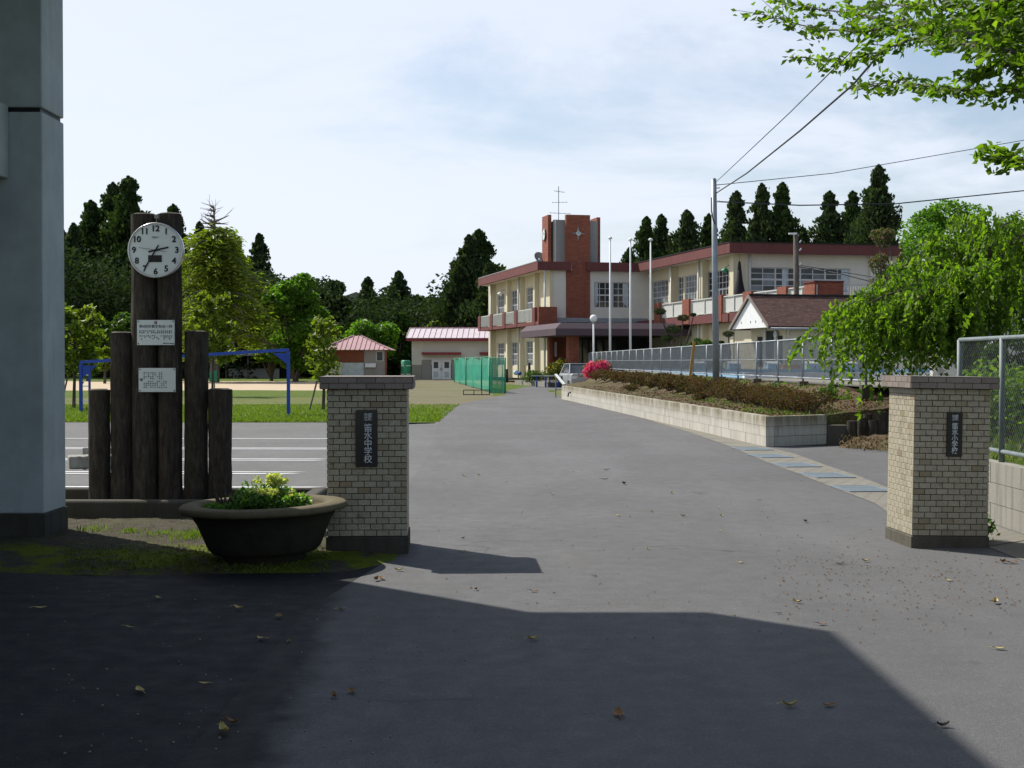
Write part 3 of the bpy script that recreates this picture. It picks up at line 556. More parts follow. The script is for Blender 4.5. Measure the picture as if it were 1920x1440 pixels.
br = MB(); br.tube([(0, .06, Rk), (0, .06, Rk + .05)], .006, 6); br.box(-.022, .022, .05, .1, Rk + .045, Rk + .085); br.build('hanger', M['conc'], ck)
# plaques
def plaque(px0, px1, py0, py1, label, kind):
    Y = ZP - .155; a, b = at(px0, py1, Y), at(px1, py0, Y); w_, h_ = b.x - a.x, b.z - a.z; p = thing('plaque', label, 'plaque', ((a.x + b.x) / 2, Y, (a.z + b.z) / 2)); MB().box(-w_ / 2, w_ / 2, 0, .012, -h_ / 2, h_ / 2).build('board', M['clockface'], p, bevel=.002)
    sc = MB()
    for sx in (-1, 1):
        for sz in (-1, 1): sc.box(sx * (w_ / 2 - .014) - .006, sx * (w_ / 2 - .014) + .006, -.003, .0, sz * (h_ / 2 - .014) - .006, sz * (h_ / 2 - .014) + .006)
    sc.build('screws', M['black'], p); mk = MB(); rr = random.Random(4)
    def glyph(x, z, s):
        for q in range(3): mk.box(x - s * .42, x + s * .42, -.0025, .0, z + s * (.3 - q * .3) - s * .1, z + s * (.3 - q * .3) + s * .1) if rr.random() < .8 else None
        mk.box(x - s * .12, x + s * .12, -.0025, .0, z - s * .4, z + s * .4)
    if kind == 1:
        text('seal', '贈', .034, M['redtrim'], p, (0, -.001, h_ / 2 - .03)); text('heading', '第4回卒業生有志一同', .036, M['black'], p, (0, -.001, h_ / 2 - .068))
        for r_, (n_, z) in enumerate([(17, .012), (17, -.006), (16, -.038), (14, -.054), (6, -.07)]):
            for k in range(n_):
                if rr.random() < .9 if r_ < 3 else rr.random() < .55: glyph(-w_ / 2 + .02 + (w_ - .04) * (k + .5) / n_, z + .004, .0145)
        for k in range(8): glyph(w_ / 2 - .03 - k * .012, -h_ / 2 + .018, .012)
    else:
        text('seal', '贈', .034, M['black'], p, (-w_ / 2 + .028, -.001, 0))
        for c_ in range(11):
            x = -w_ / 2 + .058 + c_ * .0225
            for half in (1, -1):
                for k in range(4):
                    if rr.random() < .82 and not (c_ > 8 and half > 0): glyph(x, half * .045 + .03 - k * .02, .0145)
    mk.build('inscription', M['black'], p); return p
plaque(257, 327, 600, 647, 'upper small white plaque with a printed heading on the logs', 1)
plaque(260, 329, 690, 735, 'lower small white plaque with columns of small characters on the logs', 2)
# ---------------------------------------------------------------- planter bowl with pansies
bc = Vector((-1.935, 10.62, 0)); bw = thing('planter_bowl', 'wide round concrete planter bowl standing before the left pillar', 'planter', bc); bw.rotation_euler = (0, R(-1.4), 0)
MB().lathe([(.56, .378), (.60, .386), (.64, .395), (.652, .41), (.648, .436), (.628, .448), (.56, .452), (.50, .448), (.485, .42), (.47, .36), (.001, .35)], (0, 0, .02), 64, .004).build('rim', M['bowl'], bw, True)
MB().lathe([(.20, .065), (.40, .07), (.435, .105), (.47, .19), (.515, .30), (.56, .372), (.60, .385)], (0, 0, .02), 64, .004).build('bowl', M['bowlshade'], bw, True)
MB().lathe([(.478, .385), (.30, .405), (.001, .415)], (0, 0, .0), 30).build('soil', M['soil'], bw, True)
MB().lathe([(.31, -.02), (.33, .085)], (0, 0, 0), 24).build('foot', M['bowlshade'], bw)
k_ = 0
for (dx, dy, h, r, lb) in [(-.17, -.1, .10, .10, 'low pansy plant at the left of the bowl'), (-.07, -.12, .15, .11, 'pansy plant with yellow buds left of the bowl centre'), (.0, .02, .21, .12, 'taller leafy pansy plant at the middle of the bowl'), (.06, -.14, .14, .10, 'pansy plant with pale yellow blooms at the front of the bowl'), (.10, .0, .22, .09, 'tallest pansy plant topped with cream blooms'), (.24, -.09, .12, .09, 'separate leafy pansy plant at the right of the bowl'), (-.29, -.08, .06, .10, 'small creeping weed at the left rim of the bowl')]:
    x, y = bc.x + dx, bc.y + dy; h *= .92; r *= 1.35; P = np.concatenate([blob((x + random.uniform(-.06, .06), y + random.uniform(-.06, .06), .41 + h * random.uniform(.25, .95)), (r, r, h * .42), 105, .2) for _ in range(7)])
    root = shrub(x, y, .40, r, lb, 'plant', name='pansy_plant', group='pansies in the bowl', ls=.042, pts=P, cat='flower')
    nf = {1: 6, 2: 10, 3: 22, 4: 46, 5: 5}.get(k_, 0)
    if nf:
        c = blob((x, y - .02, .42 + h * 1.12), (r * .6, r * .6, h * .22), int(nf * 1.3), .6); nf = int(nf * 1.3); c = np.repeat(c, 5, 0) + rng.normal(size=(nf * 5, 3)) * .008; cards('petals', c, .03, M['pansy'], root, (x, y, .40), 1.1, kind='stuff')
    k_ += 1
# ---------------------------------------------------------------- tiled gate pillars
def pillar(label, pos, rz, ry, plate, word, faces_left):
    W = .648; n_r = 25 if faces_left else 24; zb0 = .105 if faces_left else .145; rp_ = .0496 if faces_left else .05; root = thing('gate_pillar', label, 'gate pillar', pos, group='tiled gate pillars'); root.rotation_euler = (0, ry, rz)
    MB().box(-.012, W + .012, -.012, W + .012, -.1, zb0 - .003).build('base', M['darkconc' if not faces_left else 'plinth'], root, bevel=.008); MB().box(.006, W - .006, .006, W - .006, zb0, zb0 + n_r * rp_).build('core', M['mortar'], root)
    cache = {}
    def tile(l, h, mat):
        k = (round(l, 3), h, mat)
        if k not in cache:
            mb = MB(); b = .0018; mb.box(.0, l, 0, .0065, 0, h); i = mb.pts([(b, -.0022, b), (l - b, -.0022, b), (l - b, -.0022, h - b), (b, -.0022, h - b)])
            mb.f += [(i, i + 1, i + 2, i + 3), (0, 1, i + 1, i), (1, 5, i + 2, i + 1), (5, 4, i + 3, i + 2), (4, 0, i, i + 3)]; cache[k] = mb.mesh('tile', M[mat])
        return cache[k]
    rest = MB(); restc = MB(); cnt = 0; lim = 296
    def place(l, h, mat, origin, ang, single):
        nonlocal cnt
        me = tile(l, h, mat)
        if single: cnt += 1; t = link('cap_tile' if mat == 'captile' else 'tile', me, root, origin); t.rotation_euler = (random.uniform(-.004, .004), 0, ang); t.location.y += 0
        else:
            tgt = restc if mat == 'captile' else rest; ca, sa = math.cos(ang), math.sin(ang); i = len(tgt.v); tgt.v += [Vector((v.co.x * ca - v.co.y * sa + origin[0], v.co.x * sa + v.co.y * ca + origin[1], v.co.z + origin[2])) for v in me.vertices]; tgt.f += [tuple(i + q for q in p.vertices) for p in me.polygons]
    def face(o2, ang, width, rows, pl, ph, z0, gap, mat, single, skip=None, near_only=None, off=0):
        ca, sa = math.cos(ang), math.sin(ang)
        for r_ in range(rows):
            x = 0; first = pl * (.5 if (r_ + off) % 2 else 1); k = 0
            while x < width - .012:
                l = min(first if k == 0 else pl, width - x); z = z0 + r_ * ph; c = x + l / 2
                if not (skip and skip[0] < c < skip[1] and skip[2] < z + ph / 2 < skip[3]):
                    one = single and (near_only is None or near_only(c, z)) and cnt < lim
                    jx = random.uniform(-.0006, .0006); place(l - gap, ph - gap, mat, (o2[0] + ca * (x + gap / 2 + jx), o2[1] + sa * (x + gap / 2 + jx), z + gap / 2), ang, one)
                x += l; k += 1
    px0, px1, pz0, pz1 = plate; sk = (px0 + .052, px1 - .052, pz0 + .027, pz1 - .027); ov = .055; cw = W + 2 * ov; zc = zb0 + n_r * rp_
    face((-ov, -ov), 0, cw, 2, .15, .048, zc + .002, .0035, 'captile', True, off=1)
    if faces_left: face((-ov, -ov + cw), R(-90), cw, 2, .15, .048, zc + .002, .0035, 'captile', True)
    else: face((cw - ov, -ov), R(90), cw, 2, .15, .048, zc + .002, .0035, 'captile', True)
    face((0, 0), 0, W, n_r, .1, rp_, zb0, .005, 'tile', True, skip=sk, off=1 if faces_left else 0)
    if faces_left: face((0, W), R(-90), W, n_r, .1, rp_, zb0, .003, 'tile', True, near_only=lambda c, z: c > .25); face((W, 0), R(90), W, n_r, .1, rp_, zb0, .005, 'tile', False)
    else: face((W, 0), R(90), W, n_r, .1, rp_, zb0, .005, 'tile', True, near_only=lambda c, z: c < .4); face((0, W), R(-90), W, n_r, .1, rp_, zb0, .005, 'tile', False)
    face((W, W), R(180), W, n_r, .1, rp_, zb0, .005, 'tile', False); face((W + ov, W + ov), R(180), cw, 2, .15, .048, zc + .002, .0035, 'captile', False)
    if faces_left: face((cw - ov, -ov), R(90), cw, 2, .15, .048, zc + .002, .0035, 'captile', False)
    else: face((-ov, -ov + cw), R(-90), cw, 2, .15, .048, zc + .002, .0035, 'captile', False)
    tag(rest.build('tiles', M['tile'], root), kind='stuff'); tag(restc.build('cap_tiles', M['captile'], root), kind='stuff')
    MB().box(-ov + .0066, W + ov - .0066, -ov + .0066, W + ov - .0066, zc, zc + .1).build('cap', M['mortar'], root); MB().box(-ov - .001, W + ov + .001, -ov - .001, W + ov + .001, zc + .0985, zc + .104).build('cap_top', M['captile'], root)
    pw, ph_ = px1 - px0, pz1 - pz0; pr = []; rc = .012 if not faces_left else .004
    for cx_, cz_, a0 in ((px1 - rc, pz1 - rc, 0), (px0 + rc, pz1 - rc, 90), (px0 + rc, pz0 + rc, 180), (px1 - rc, pz0 + rc, 270)): pr += [(cx_ + rc * math.cos(R(a0 + q * 22.5)), cz_ + rc * math.sin(R(a0 + q * 22.5))) for q in range(5)]
    pl_ = MB().prism(pr, 'y', -.022, 0).build('nameplate', M['plate'], root); cxp = (px0 + px1) / 2; s = ph_ / .465
    zz = pz1 - .045 * s
    cxs = cxp + (.012 * s if not faces_left else 0)
    for t_, dx, dz in (('都', .017, 0), ('城', .017, .028), ('市', -.017, 0), ('立', -.017, .028)): text('lettering', t_, .036 * s, M['letter'], pl_, (cxs + dx * s, -.0235, zz - dz * s), bold=.0003)
    zz -= .105 * s
    for k, t_ in enumerate(word): text('lettering', t_, .072 * s, M['letter'], pl_, (cxs, -.0235, zz - k * .0635 * s), sx=.95, bold=.0006)
    return root
pl = at(613, 700, 11.06); pillar('left beige tiled gate pillar behind the planter bowl with a black nameplate', (pl.x, 11.06, 0), R(3), 0, (.232, .41, .712, 1.177), '笛水中学校', False)
pr_ = at(1711, 1029, 11.43); pillar('right cream tiled gate pillar beside the fence with a sunlit left face', (pr_.x - .005, 11.43, 0), R(3), R(.85), (.275, .405, .775, 1.150), '笛水小学校', True)
# ---------------------------------------------------------------- block wall and chain link fence right of the gate
rw = thing('boundary_wall', 'low grey block wall under the wire fence behind the right pillar', 'wall', (0, 0, 0))
wallrun2(rw, Vector((4.80, 15.6, 0)), Vector((4.80, 2.0, 0)), 3, .2, .4, .15, M['conc'])
def chain(mb, a, b, z0, z1, cell, r):
    a, b = Vector(a), Vector(b); L = (b - a).length; d = (b - a) / L; H = z1 - z0; n = int(L / cell)
    for k in range(-int(H / cell) - 1, n + int(H / cell) + 1):
        for s in (1, -1):
            x0, x1 = (k * cell, k * cell + H) if s > 0 else (k * cell + H, k * cell); t0, t1 = 0, 1
            lo, hi = (x0, x1) if x0 < x1 else (x1, x0)
            if hi <= 0 or lo >= L: continue
            f = lambda x: (x - x0) / (x1 - x0)
            ts = sorted([max(0, min(1, f(max(0, min(L, x0))))), max(0, min(1, f(max(0, min(L, x1)))))]); t0, t1 = ts
            if t1 - t0 < .01: continue
            P = lambda t: a + d * (x0 + (x1 - x0) * t) + Vector((0, 0, z0 + H * t)); mb.tube([P(t0), P(t1)], r, 3, False)
ff = thing('wire_fence', 'galvanised wire fence with thick rails on the block wall behind the right pillar', 'fence', (4.74, 12, .6)); o = ff.location.copy(); zt = 1.80
for y in (14.4, 13.15, 10.9, 8.9): MB(o).tube([(4.74, y, .55), (4.74, y, zt)], .028, 10).build('post', M['shadesteel'], ff, True)
for z in (.70, zt): MB(o).tube([(4.74, 14.4, z), (4.74, 6.9, z)], .022, 8).build('rail', M['shadesteel'], ff, True)
mb = MB(o); chain(mb, (4.74, 14.4, 0), (4.74, 6.9, 0), .7, zt, .056, .0018); tag(mb.build('wire_mesh', M['wire'], ff), kind='stuff')
P = np.c_[rng.uniform(4.85, 8, 6000), rng.uniform(7, 15.5, 6000), rng.uniform(.5, .72, 6000)]; mb = MB(); mb.poly([(4.8, 2, .55), (14, 2, .55), (14, 15.6, .55), (4.8, 15.6, .55)]); tag(mb.build('raised_ground', M['lawn']), kind='structure')
tag(cards('grass', P, .13, M['blade'], up=np.tile((0, 0, 1), (len(P), 1)), elong=7, kind='stuff'), 'long green grass growing behind the wire fence')
mb = MB(); mb.poly([(4.8, 15.6, .55), (14, 15.6, .55), (14, 15.6, -.1), (4.8, 15.6, -.1)]); tag(mb.build('raised_ground', M['soil']), kind='structure')
# ---------------------------------------------------------------- pool fence
pf = thing('pool_fence', 'long grey chain link fence running along the bank before the pool', 'fence', fence_pt(FZ0)); o = pf.location.copy(); Ys = [FZ0 * (1 + n * .0832) for n in range(-1, 23)]
for k, Y in enumerate(Ys):
    a = fence_pt(Y, 0); MB(o).tube([(a.x, a.y, 1.0), (a.x, a.y, 2.11)], .027, 8).build('post', M['steel'], pf, True)
    if k < 9: ft = MB(o).box(a.x - .11, a.x + .11, Y - .11, Y + .11, .80, 1.10 if k % 2 == 0 else 1.07).build('footing', M['footing'], pf, bevel=.01)
    if k + 1 < len(Ys):
        b = fence_pt(Ys[k + 1], 0)
        for z in (1.18, 1.62, 2.11): MB(o).tube([(a.x, a.y, z), (b.x, b.y, z)], .021 if z != 1.62 else .008, 6).build('rail', M['steel'], pf, True)
        mb = MB(o); chain(mb, (a.x, a.y, 0), (b.x, b.y, 0), 1.18, 2.11, .056, .0038); tag(mb.build('wire_mesh', M['steel'], pf), kind='stuff')
fa = fence_pt(FZ0 * (1 - .0832), 0)
for k in range(4):
    b = (fa.x + 2.6 * (k + 1), fa.y + .1, 0); a2 = (fa.x + 2.6 * k, fa.y + .1, 0); MB(o).tube([(b[0], b[1], .9), (b[0], b[1], 2.11)], .027, 8).build('post', M['steel'], pf, True)
    for z in (1.18, 2.11): MB(o).tube([(a2[0], a2[1], z), (b[0], b[1], z)], .021, 6).build('rail', M['steel'], pf, True)
    mb = MB(o); chain(mb, a2, b, 1.18, 2.11, .056, .0038); tag(mb.build('wire_mesh', M['steel'], pf), kind='stuff')
# ---------------------------------------------------------------- pole and cables
P0 = at(1343, 716, 38); po = thing('utility_pole', 'tall slim grey steel pole standing before the pool fence', 'pole', P0); top = at(1338.5, 336, 38)
mb = MB(P0); mb.tube([P0 - Vector((0, 0, .3)), P0.lerp(top, .5), top], [.098, .085, .072], 16); mb.build('shaft', M['steel'], po, True); MB(P0).tube([top, top + Vector((0, 0, .04))], [.075, .02], 12).build('cap', M['steel'], po)
for py in (347, 353, 378): a = at(1340, py, 38); MB(P0).tube([a, a + Vector((.13, -.1, 0))], .02, 6).build('insulator', M['white'], po)
cb = MB(P0); a = at(1336, 370, 37.9); cb.tube([a + Vector((-.03, 0, 0)), at(1334, 395, 37.9), at(1337, 412, 37.9), at(1341, 420, 37.9)], .018, 5); cb.build('loop', M['cable'], po)
def cable(label, ps, r, sag=0):
    c = thing('overhead_cable', label, 'cable', ps[0], group='overhead cables'); out = []
    for a, b in zip(ps, ps[1:]):
        for k in range(12): t = k / 12; p = a.lerp(b, t); p.z -= sag * 4 * t * (1 - t); out.append(p)
    out.append(ps[-1]); MB(ps[0]).tube(out, r, 5).build('wire', M['cable'], c, True)
cable('thin overhead cable rising steeply right from the grey pole into the leaves', [at(1344, 340, 38), at(1480, 212, 24), at(1625, 68, 16)], .009)
cable('thick overhead cable below the thin one rising from the grey pole into the leaves', [at(1343, 362, 38), at(1400, 325, 32), at(1500, 245, 25), at(1600, 158, 20), at(1672, 74, 17.5)], .017)
cable('thin overhead cable crossing high to the right edge', [at(1343, 347, 38), at(1560, 325, 40), at(1925, 262, 44)], .011)
cable('heavy low overhead cable passing in front of the cedars to the right edge', [at(1343, 378, 38), at(1500, 385, 40), at(1680, 382, 42), at(1925, 357, 44)], .019)
sr = thing('stake', 'leaning yellow wooden stake in front of the pool fence', 'stake', at(1293, 714, 41)); o = sr.location.copy(); MB(o).bar(at(1293, 716, 41), at(1302, 640, 41), .085, .05).build('board', M['wood'], sr)
# ---------------------------------------------------------------- shrubs on the bank
random.seed(11)
ORD = 'first second third fourth fifth sixth seventh eighth ninth tenth eleventh twelfth thirteenth fourteenth fifteenth sixteenth seventeenth eighteenth nineteenth twentieth last last'.split()
places = []
for k in range(22):
    t = k / 21; px = 1120 + (1500 - 1120) * t ** 1.0; Yk = 70 * (26.8 / 70) ** (t ** .8); places.append((px, Yk))
lab = ['brown low azalea hedge plant at the far end beside the pink azalea', 'brown low azalea bush nearest the block wall corner']
desc = ['thin', 'dense', 'reddish', 'dull olive', 'patchy', 'rounded', 'straggly']
for k, (px, Y) in enumerate(places):
    x = ray(px).x * Y; f = fence_pt(Y).x; wl = W0.x + (W1.x - W0.x) * (Y - W0.y) / (W1.y - W0.y); x = f - 1.25 - (.1 if k > 14 else 0); tt = (x - wl) / (f - wl); z = bank_z(x, Y, tt) - .03
    
    lb = lab[0] if k == 0 else lab[1] if k == 21 else 'brown azalea bush of the fence row, %s from the pink azalea' % ORD[k]
    rx = .50 + .14 * random.random(); shrub(x, Y, z, rx * (1 + .6 * max(0, Y - 45) / 30), lb, 'russet', 1500 if Y < 40 else 900, 'azalea_bush', 'low brown azaleas along the pool fence', .05 if Y < 40 else .09, h=.33)
px_, Yp = 1117, 66; pa = shrub(ray(px_).x * Yp, Yp, .70, .62, 'bright pink flowering azalea at the far end of the bank', 'mid', 1500, 'pink_azalea', None, .09, h=.6)
c = blob((ray(px_).x * Yp - .05, Yp - .2, 1.22), (.46, .42, .32), 1300, .8); c = np.concatenate([c, blob((ray(px_).x * Yp + .3, Yp - .2, 1.35), (.25, .3, .24), 500, .7), blob((ray(px_).x * Yp - .35, Yp - .3, 1.08), (.26, .3, .26), 400, .7)]); c = c + rng.normal(size=c.shape) * .06; cards('blossom', c, .085, M['pinkflower'], pa, (ray(px_).x * Yp, Yp, .70), 1.1)
Pw = []; 
for k in range(520):
    Y = random.uniform(25.5, 66); f = fence_pt(Y).x; wl = max(4.9, W0.x + (W1.x - W0.x) * (Y - W0.y) / (W1.y - W0.y) + .2); t = random.random(); x = wl + (f - wl) * t; z = bank_z(x, Y, t)
    if Y < yfront(x) + .1: continue
    Pw.append(np.array((x, Y, z)) + rng.normal(size=(26, 3)) * (.12, .12, .015))
Pw = np.concatenate(Pw); tag(cards('weeds', Pw, .06, M['bright'], up=np.tile((0, 0, .8), (len(Pw), 1)), elong=3.5, kind='stuff'), 'small green weeds scattered over the soil bank')
for k, (t_, Y, r_) in enumerate(((.55, 30.5, .3), (.75, 33, .35), (.4, 36, .3), (.6, 41, .35), (.35, 47, .4), (.8, 28.6, .3))):
    f = fence_pt(Y).x; wl = W0.x + (W1.x - W0.x) * (Y - W0.y) / (W1.y - W0.y); x = wl + (f - wl) * t_; shrub(x, Y, bank_z(x, Y, t_) - .03, r_, 'low spreading green brown plant on the bare bank, %s in from the gate end' % ORD[k], 'mid' if k % 2 else 'russet', 500, 'low_plant', 'low plants on the bare bank', .06, h=.18)
# grass and moss tufts by the planter, litter on the bank
Pt = []
for (px, py, n, s) in [(245, 1000, 60, .05), (370, 1004, 160, .08), (352, 1012, 110, .09), (640, 1000, 60, .1), (175, 997, 60, .1), (300, 1004, 60, .12)]:
    g = gnd(px, py, .03); Pt.append(np.c_[g.x + rng.normal(size=n) * s, g.y + rng.normal(size=n) * s, .045 + rng.random(n) * .02])
Pt = np.concatenate(Pt); tag(cards('grass', Pt, .075, M['blade'], up=np.tile((0, 0, 1), (len(Pt), 1)), elong=9, kind='stuff'), 'small tufts of grass in the mossy earth by the trough')
def scatter(px0, px1, py0, py1, n): return np.array([tuple(gnd(random.uniform(px0, px1), random.uniform(py0, py1))) for _ in range(n)])
Ps = scatter(120, 620, 1012, 1080, 4200); keep = Ps[:, 1] < 11.3; Ps = Ps[keep]; Ps[:, 2] = .03 + rng.random(len(Ps)) * .012
tag(cards('moss', Ps, .026, M['mossblade'], up=np.tile((0, 0, .7), (len(Ps), 1)), elong=2.5, kind='stuff'), 'low green moss cushions on the earth around the planter')
gr = MB()
for k in range(620):
    p = gnd(random.uniform(120, 380), random.uniform(982, 1025), .028) if k < 500 else gnd(random.uniform(30, 960), random.uniform(1075, 1430), 0.002); s = random.uniform(.003, .009)
    gr.ball((p.x, p.y, p.z + .002), s * .8, 5, 3, .3, (1, 1, .6))
tag(gr.build('gravel', M['conc']), 'scattered small pale stones on the earth and dark asphalt', kind='stuff')
# lawn blades where single ones can be told at the near edge
P = np.c_[rng.uniform(-19, -1.9, 42000), 35.65 + rng.random(42000) ** 1.6 * 14, rng.uniform(.0, .03, 42000)]
tag(cards('grass', P, .085, M['blade'], up=np.tile((0, 0, 1), (len(P), 1)), elong=4, kind='stuff'), 'short green grass at the near edge of the sports field')
# ---------------------------------------------------------------- fallen leaves
def leafmesh(L, W_, curl, mat):
    mb = MB(); rows = []
    for k in range(6):
        t = k / 5; w_ = W_ * math.sin(math.pi * min(.97, t * .93 + .035)) ** .8 / 2; z = curl * (4 * (t - .5) ** 2) + .003; rows.append(mb.pts([(-L / 2 + L * t, -w_, z + curl * .6), (-L / 2 + L * t, 0, z), (-L / 2 + L * t, w_, z + curl * .7)]))
    for a, b in zip(rows, rows[1:]): mb.f += [(a, a + 1, b + 1, b), (a + 1, a + 2, b + 2, b + 1)]
    mb.tube([(L / 2, 0, curl + .003), (L / 2 + L * .35, .004, curl * .5 + .004)], .0012, 4); return mb.mesh('fallen_leaf', mat)
LM = {(c, k): leafmesh(.058, .03, (.006, .014)[k], M[m]) for c, m in (('y', 'dryleaf'), ('b', 'brownleaf'), ('d', 'darkleaf')) for k in (0, 1)}
nm = {'y': 'yellow', 'b': 'brown', 'd': 'dark'}
FL = [(870, 893, 'y', 1), (898, 891, 'y', .8), (1136, 881, 'd', 1.4), (1134, 899, 'd', 1.4), (1170, 908, 'd', 1.4), (1037, 927, 'y', 1), (1158, 967, 'y', 1.1), (1260, 925, 'y', .9), (1280, 968, 'y', .9), (1352, 968, 'y', .9), (1348, 952, 'y', .8), (1423, 938, 'b', .9), (1510, 979, 'b', 1.1), (1622, 1053, 'y', 1), (1575, 1058, 'd', 1), (1389, 1055, 'y', .8), (1495, 1130, 'y', 1), (1540, 1171, 'b', 1), (1779, 1089, 'y', 1), (1866, 1131, 'y', 1.3), (1873, 1217, 'y', 1.1), (1897, 1056, 'b', 1.5), (1880, 1055, 'b', 1.2), (1480, 1325, 'y', 1.2), (1553, 1324, 'b', 1.1), (1160, 1341, 'b', 1.5), (1000, 1109, 'b', 1), (998, 1200, 'y', 1.1), (867, 1034, 'y', 1), (868, 1010, 'b', .7), (893, 1106, 'b', .7), (447, 1142, 'y', 1.1), (640, 1143, 'y', 1.1), (262, 1296, 'y', 1.3), (420, 1374, 'y', 1.4), (434, 1356, 'b', 1), (382, 1282, 'y', .8), (75, 1141, 'y', 1.3), (297, 1122, 'y', 1), (523, 1157, 'b', 1.3), (490, 1198, 'y', 1.1), (243, 1177, 'y', 1), (541, 1203, 'b', .8), (660, 1298, 'b', 1.1), (627, 1307, 'b', .9), (517, 1070, 'y', .9), (705, 1088, 'b', 1.2), (748, 1070, 'y', 1), (716, 1086, 'b', 1.2), (1768, 1362, 'd', .9), (1730, 984, 'y', .8), (1083, 885, 'y', .6), (1075, 885, 'd', .6), (1690, 905, 'y', .8), (1222, 960, 'y', .7), (1460, 1150, 'd', .6), (1215, 1030, 'y', .6), (1115, 1080, 'd', .7), (950, 905, 'y', .6), (1350, 995, 'y', .6)]
spot = lambda px, py: ('on the old dark asphalt' if px < 690 and py > 1090 else 'on the shaded road' if py > 1185 and px < 1700 else 'on the sunlit road by the right pillar' if px > 1600 else 'on the sunlit road')
seen = {}
for (px, py, c, s) in sorted(FL, key=lambda q: -q[1]):
    p = gnd(px, py, .004); o_ = link('fallen_leaf', LM[c, random.randint(0, 1)], None, p); o_.rotation_euler = (random.uniform(-.15, .15), random.uniform(-.15, .15), random.uniform(0, 6.3)); o_.scale = (s * 1.05,) * 3
    kk = (c, spot(px, py)); seen[kk] = seen.get(kk, -1) + 1; o_['label'] = 'curled %s fallen leaf %s, %s viewer' % (nm[c], spot(px, py), 'nearest the' if not seen[kk] else ORD[seen[kk]] + ' nearest the'); o_['category'] = 'leaf'; o_['group'] = '%s fallen leaves %s' % (nm[c], spot(px, py))
cr = MB(); 
for k in range(650):
    p = gnd(random.uniform(1450, 1915), random.gauss(1085, 45)) if k < 450 else gnd(random.uniform(780, 1800), random.uniform(850, 1200))
    if p.y > 3: s = random.uniform(.003, .007); cr.ball((p.x, p.y, .006), s, 4, 2, .3, (1.6, 1, .6))
tag(cr.build('leaf_crumbs', M['brownleaf']), 'tiny brown blossom and leaf crumbs strewn over the road', kind='stuff')
# weed at the right pillar foot
wr = shrub(4.12, 11.9, 0, .16, 'small weed growing at the right foot of the right pillar', 'plant', 110, 'weed', None, .05, h=.16, cat='weed')
# ---------------------------------------------------------------- school building (local frame: u right along the front, v away, z up)
SA = R(13); ca, sa = math.cos(SA), math.sin(SA); OS = at(1008, 490, 92); OS.z = 0
def pu(px, v): m = ray(px).x; return (m * (OS.y + v * ca) - OS.x + v * sa) / (ca - m * sa)
def pv(px, u): m = ray(px).x; return (OS.x + u * ca - m * (OS.y + u * sa)) / (sa + m * ca)
def pz(py, u, v): return EYE + ray(960, py).z * (OS.y + u * sa + v * ca)
def win(root, plane, c, a0, a1, z0, z1, nc, nr, depth=.12, glass='glass', mull=.045, thick=(), name='window', panes=False, face=-1):
    """window in a wall: plane 'u' (wall facing -u at u=c) or 'v' (facing -v at v=c)"""
    def bx(mb, p, q, d0, d1, r, s):
        return mb.box(p, q, c + d0, c + d1, r, s) if plane == 'v' else mb.box(c + d0, c + d1, p, q, r, s)
    if a0 > a1: a0, a1 = a1, a0
    fm = MB(); e = .06; bx(fm, a0 - .02, a0 + e, -.04, depth, z0, z1); bx(fm, a1 - e, a1 + .02, -.04, depth, z0, z1); bx(fm, a0 + e, a1 - e, -.04, depth, z0 - .03, z0 + e); bx(fm, a0 + e, a1 - e, -.04, depth, z1 - e, z1 + .02)
    xs = [a0 + (a1 - a0) * k / nc for k in range(nc + 1)]; zs = [z0 + (z1 - z0) * k / nr for k in range(nr + 1)]
    for k in range(1, nc): h = mull * (2.0 if k in thick else 1) / 2; bx(fm, xs[k] - h, xs[k] + h, -.02, .03, z0 + e, z1 - e)
    mid = nr // 2
    for k in range(1, nr): h = mull * (2.2 if k == mid else .8) / 2; bx(fm, a0 + e, a1 - e, -.017, .027, zs[k] - h, zs[k] + h)
    f = fm.build(name, M['alu'], root)
    if panes:
        for i in range(nc):
            for j in range(nr): bx(mb := MB(), xs[i] + .01, xs[i + 1] - .01, .0, .012 + random.uniform(0, .006), zs[j] + .01, zs[j + 1] - .01); mb.build('pane', M[glass if random.random() < .85 else 'glasslit'], f)
    else: mb = MB(); bx(mb, a0 + e, a1 - e, .004, .014, z0 + e, z1 - e); mb.build('pane', M[glass], f)
    return f
sc = thing('school_building', 'two storey cream school building with dark red roof fascia and brick tower', 'building', OS, SA)
ZT, ZB, G0 = 8.35, 7.76, .35
uS, vF = .95, .35; VL = pv(897, 0); U2 = 7.1; uR = 8.05; VR = pv(1365, U2); UE = pu(1700, VR)
VW = VR + .5                                         # front wall of the right wing
# wall bodies (recessed: each window opening gets depth through a box wall built round it)
def wall_with_holes(root, plane, c, th, a0, a1, z0, z1, holes, mat, name='wall'):
    """wall slab facing - axis, with real openings"""
    mb = MB(); xs = sorted({a0, a1, *[h[0] for h in holes], *[h[1] for h in holes]}); zs = sorted({z0, z1, *[h[2] for h in holes], *[h[3] for h in holes]})
    xs = [x for x in xs if a0 <= x <= a1]; zs = [z for z in zs if z0 <= z <= z1]
    for xa, xb in zip(xs, xs[1:]):
        run = None
        for za, zb in zip(zs, zs[1:]):
            m_ = ((xa + xb) / 2, (za + zb) / 2); hole = any(h[0] < m_[0] < h[1] and h[2] < m_[1] < h[3] for h in holes)
            if not hole: run = (run[0], zb) if run else (za, zb)
            if (hole or zb == zs[-1]) and run:
                (mb.box(xa, xb, c, c + th, *run) if plane == 'v' else mb.box(c, c + th, xa, xb, *run)); run = None
    return mb.build(name, M[mat], root)
def hl(a, b, c, d): return (min(a, b), max(a, b), c, d)
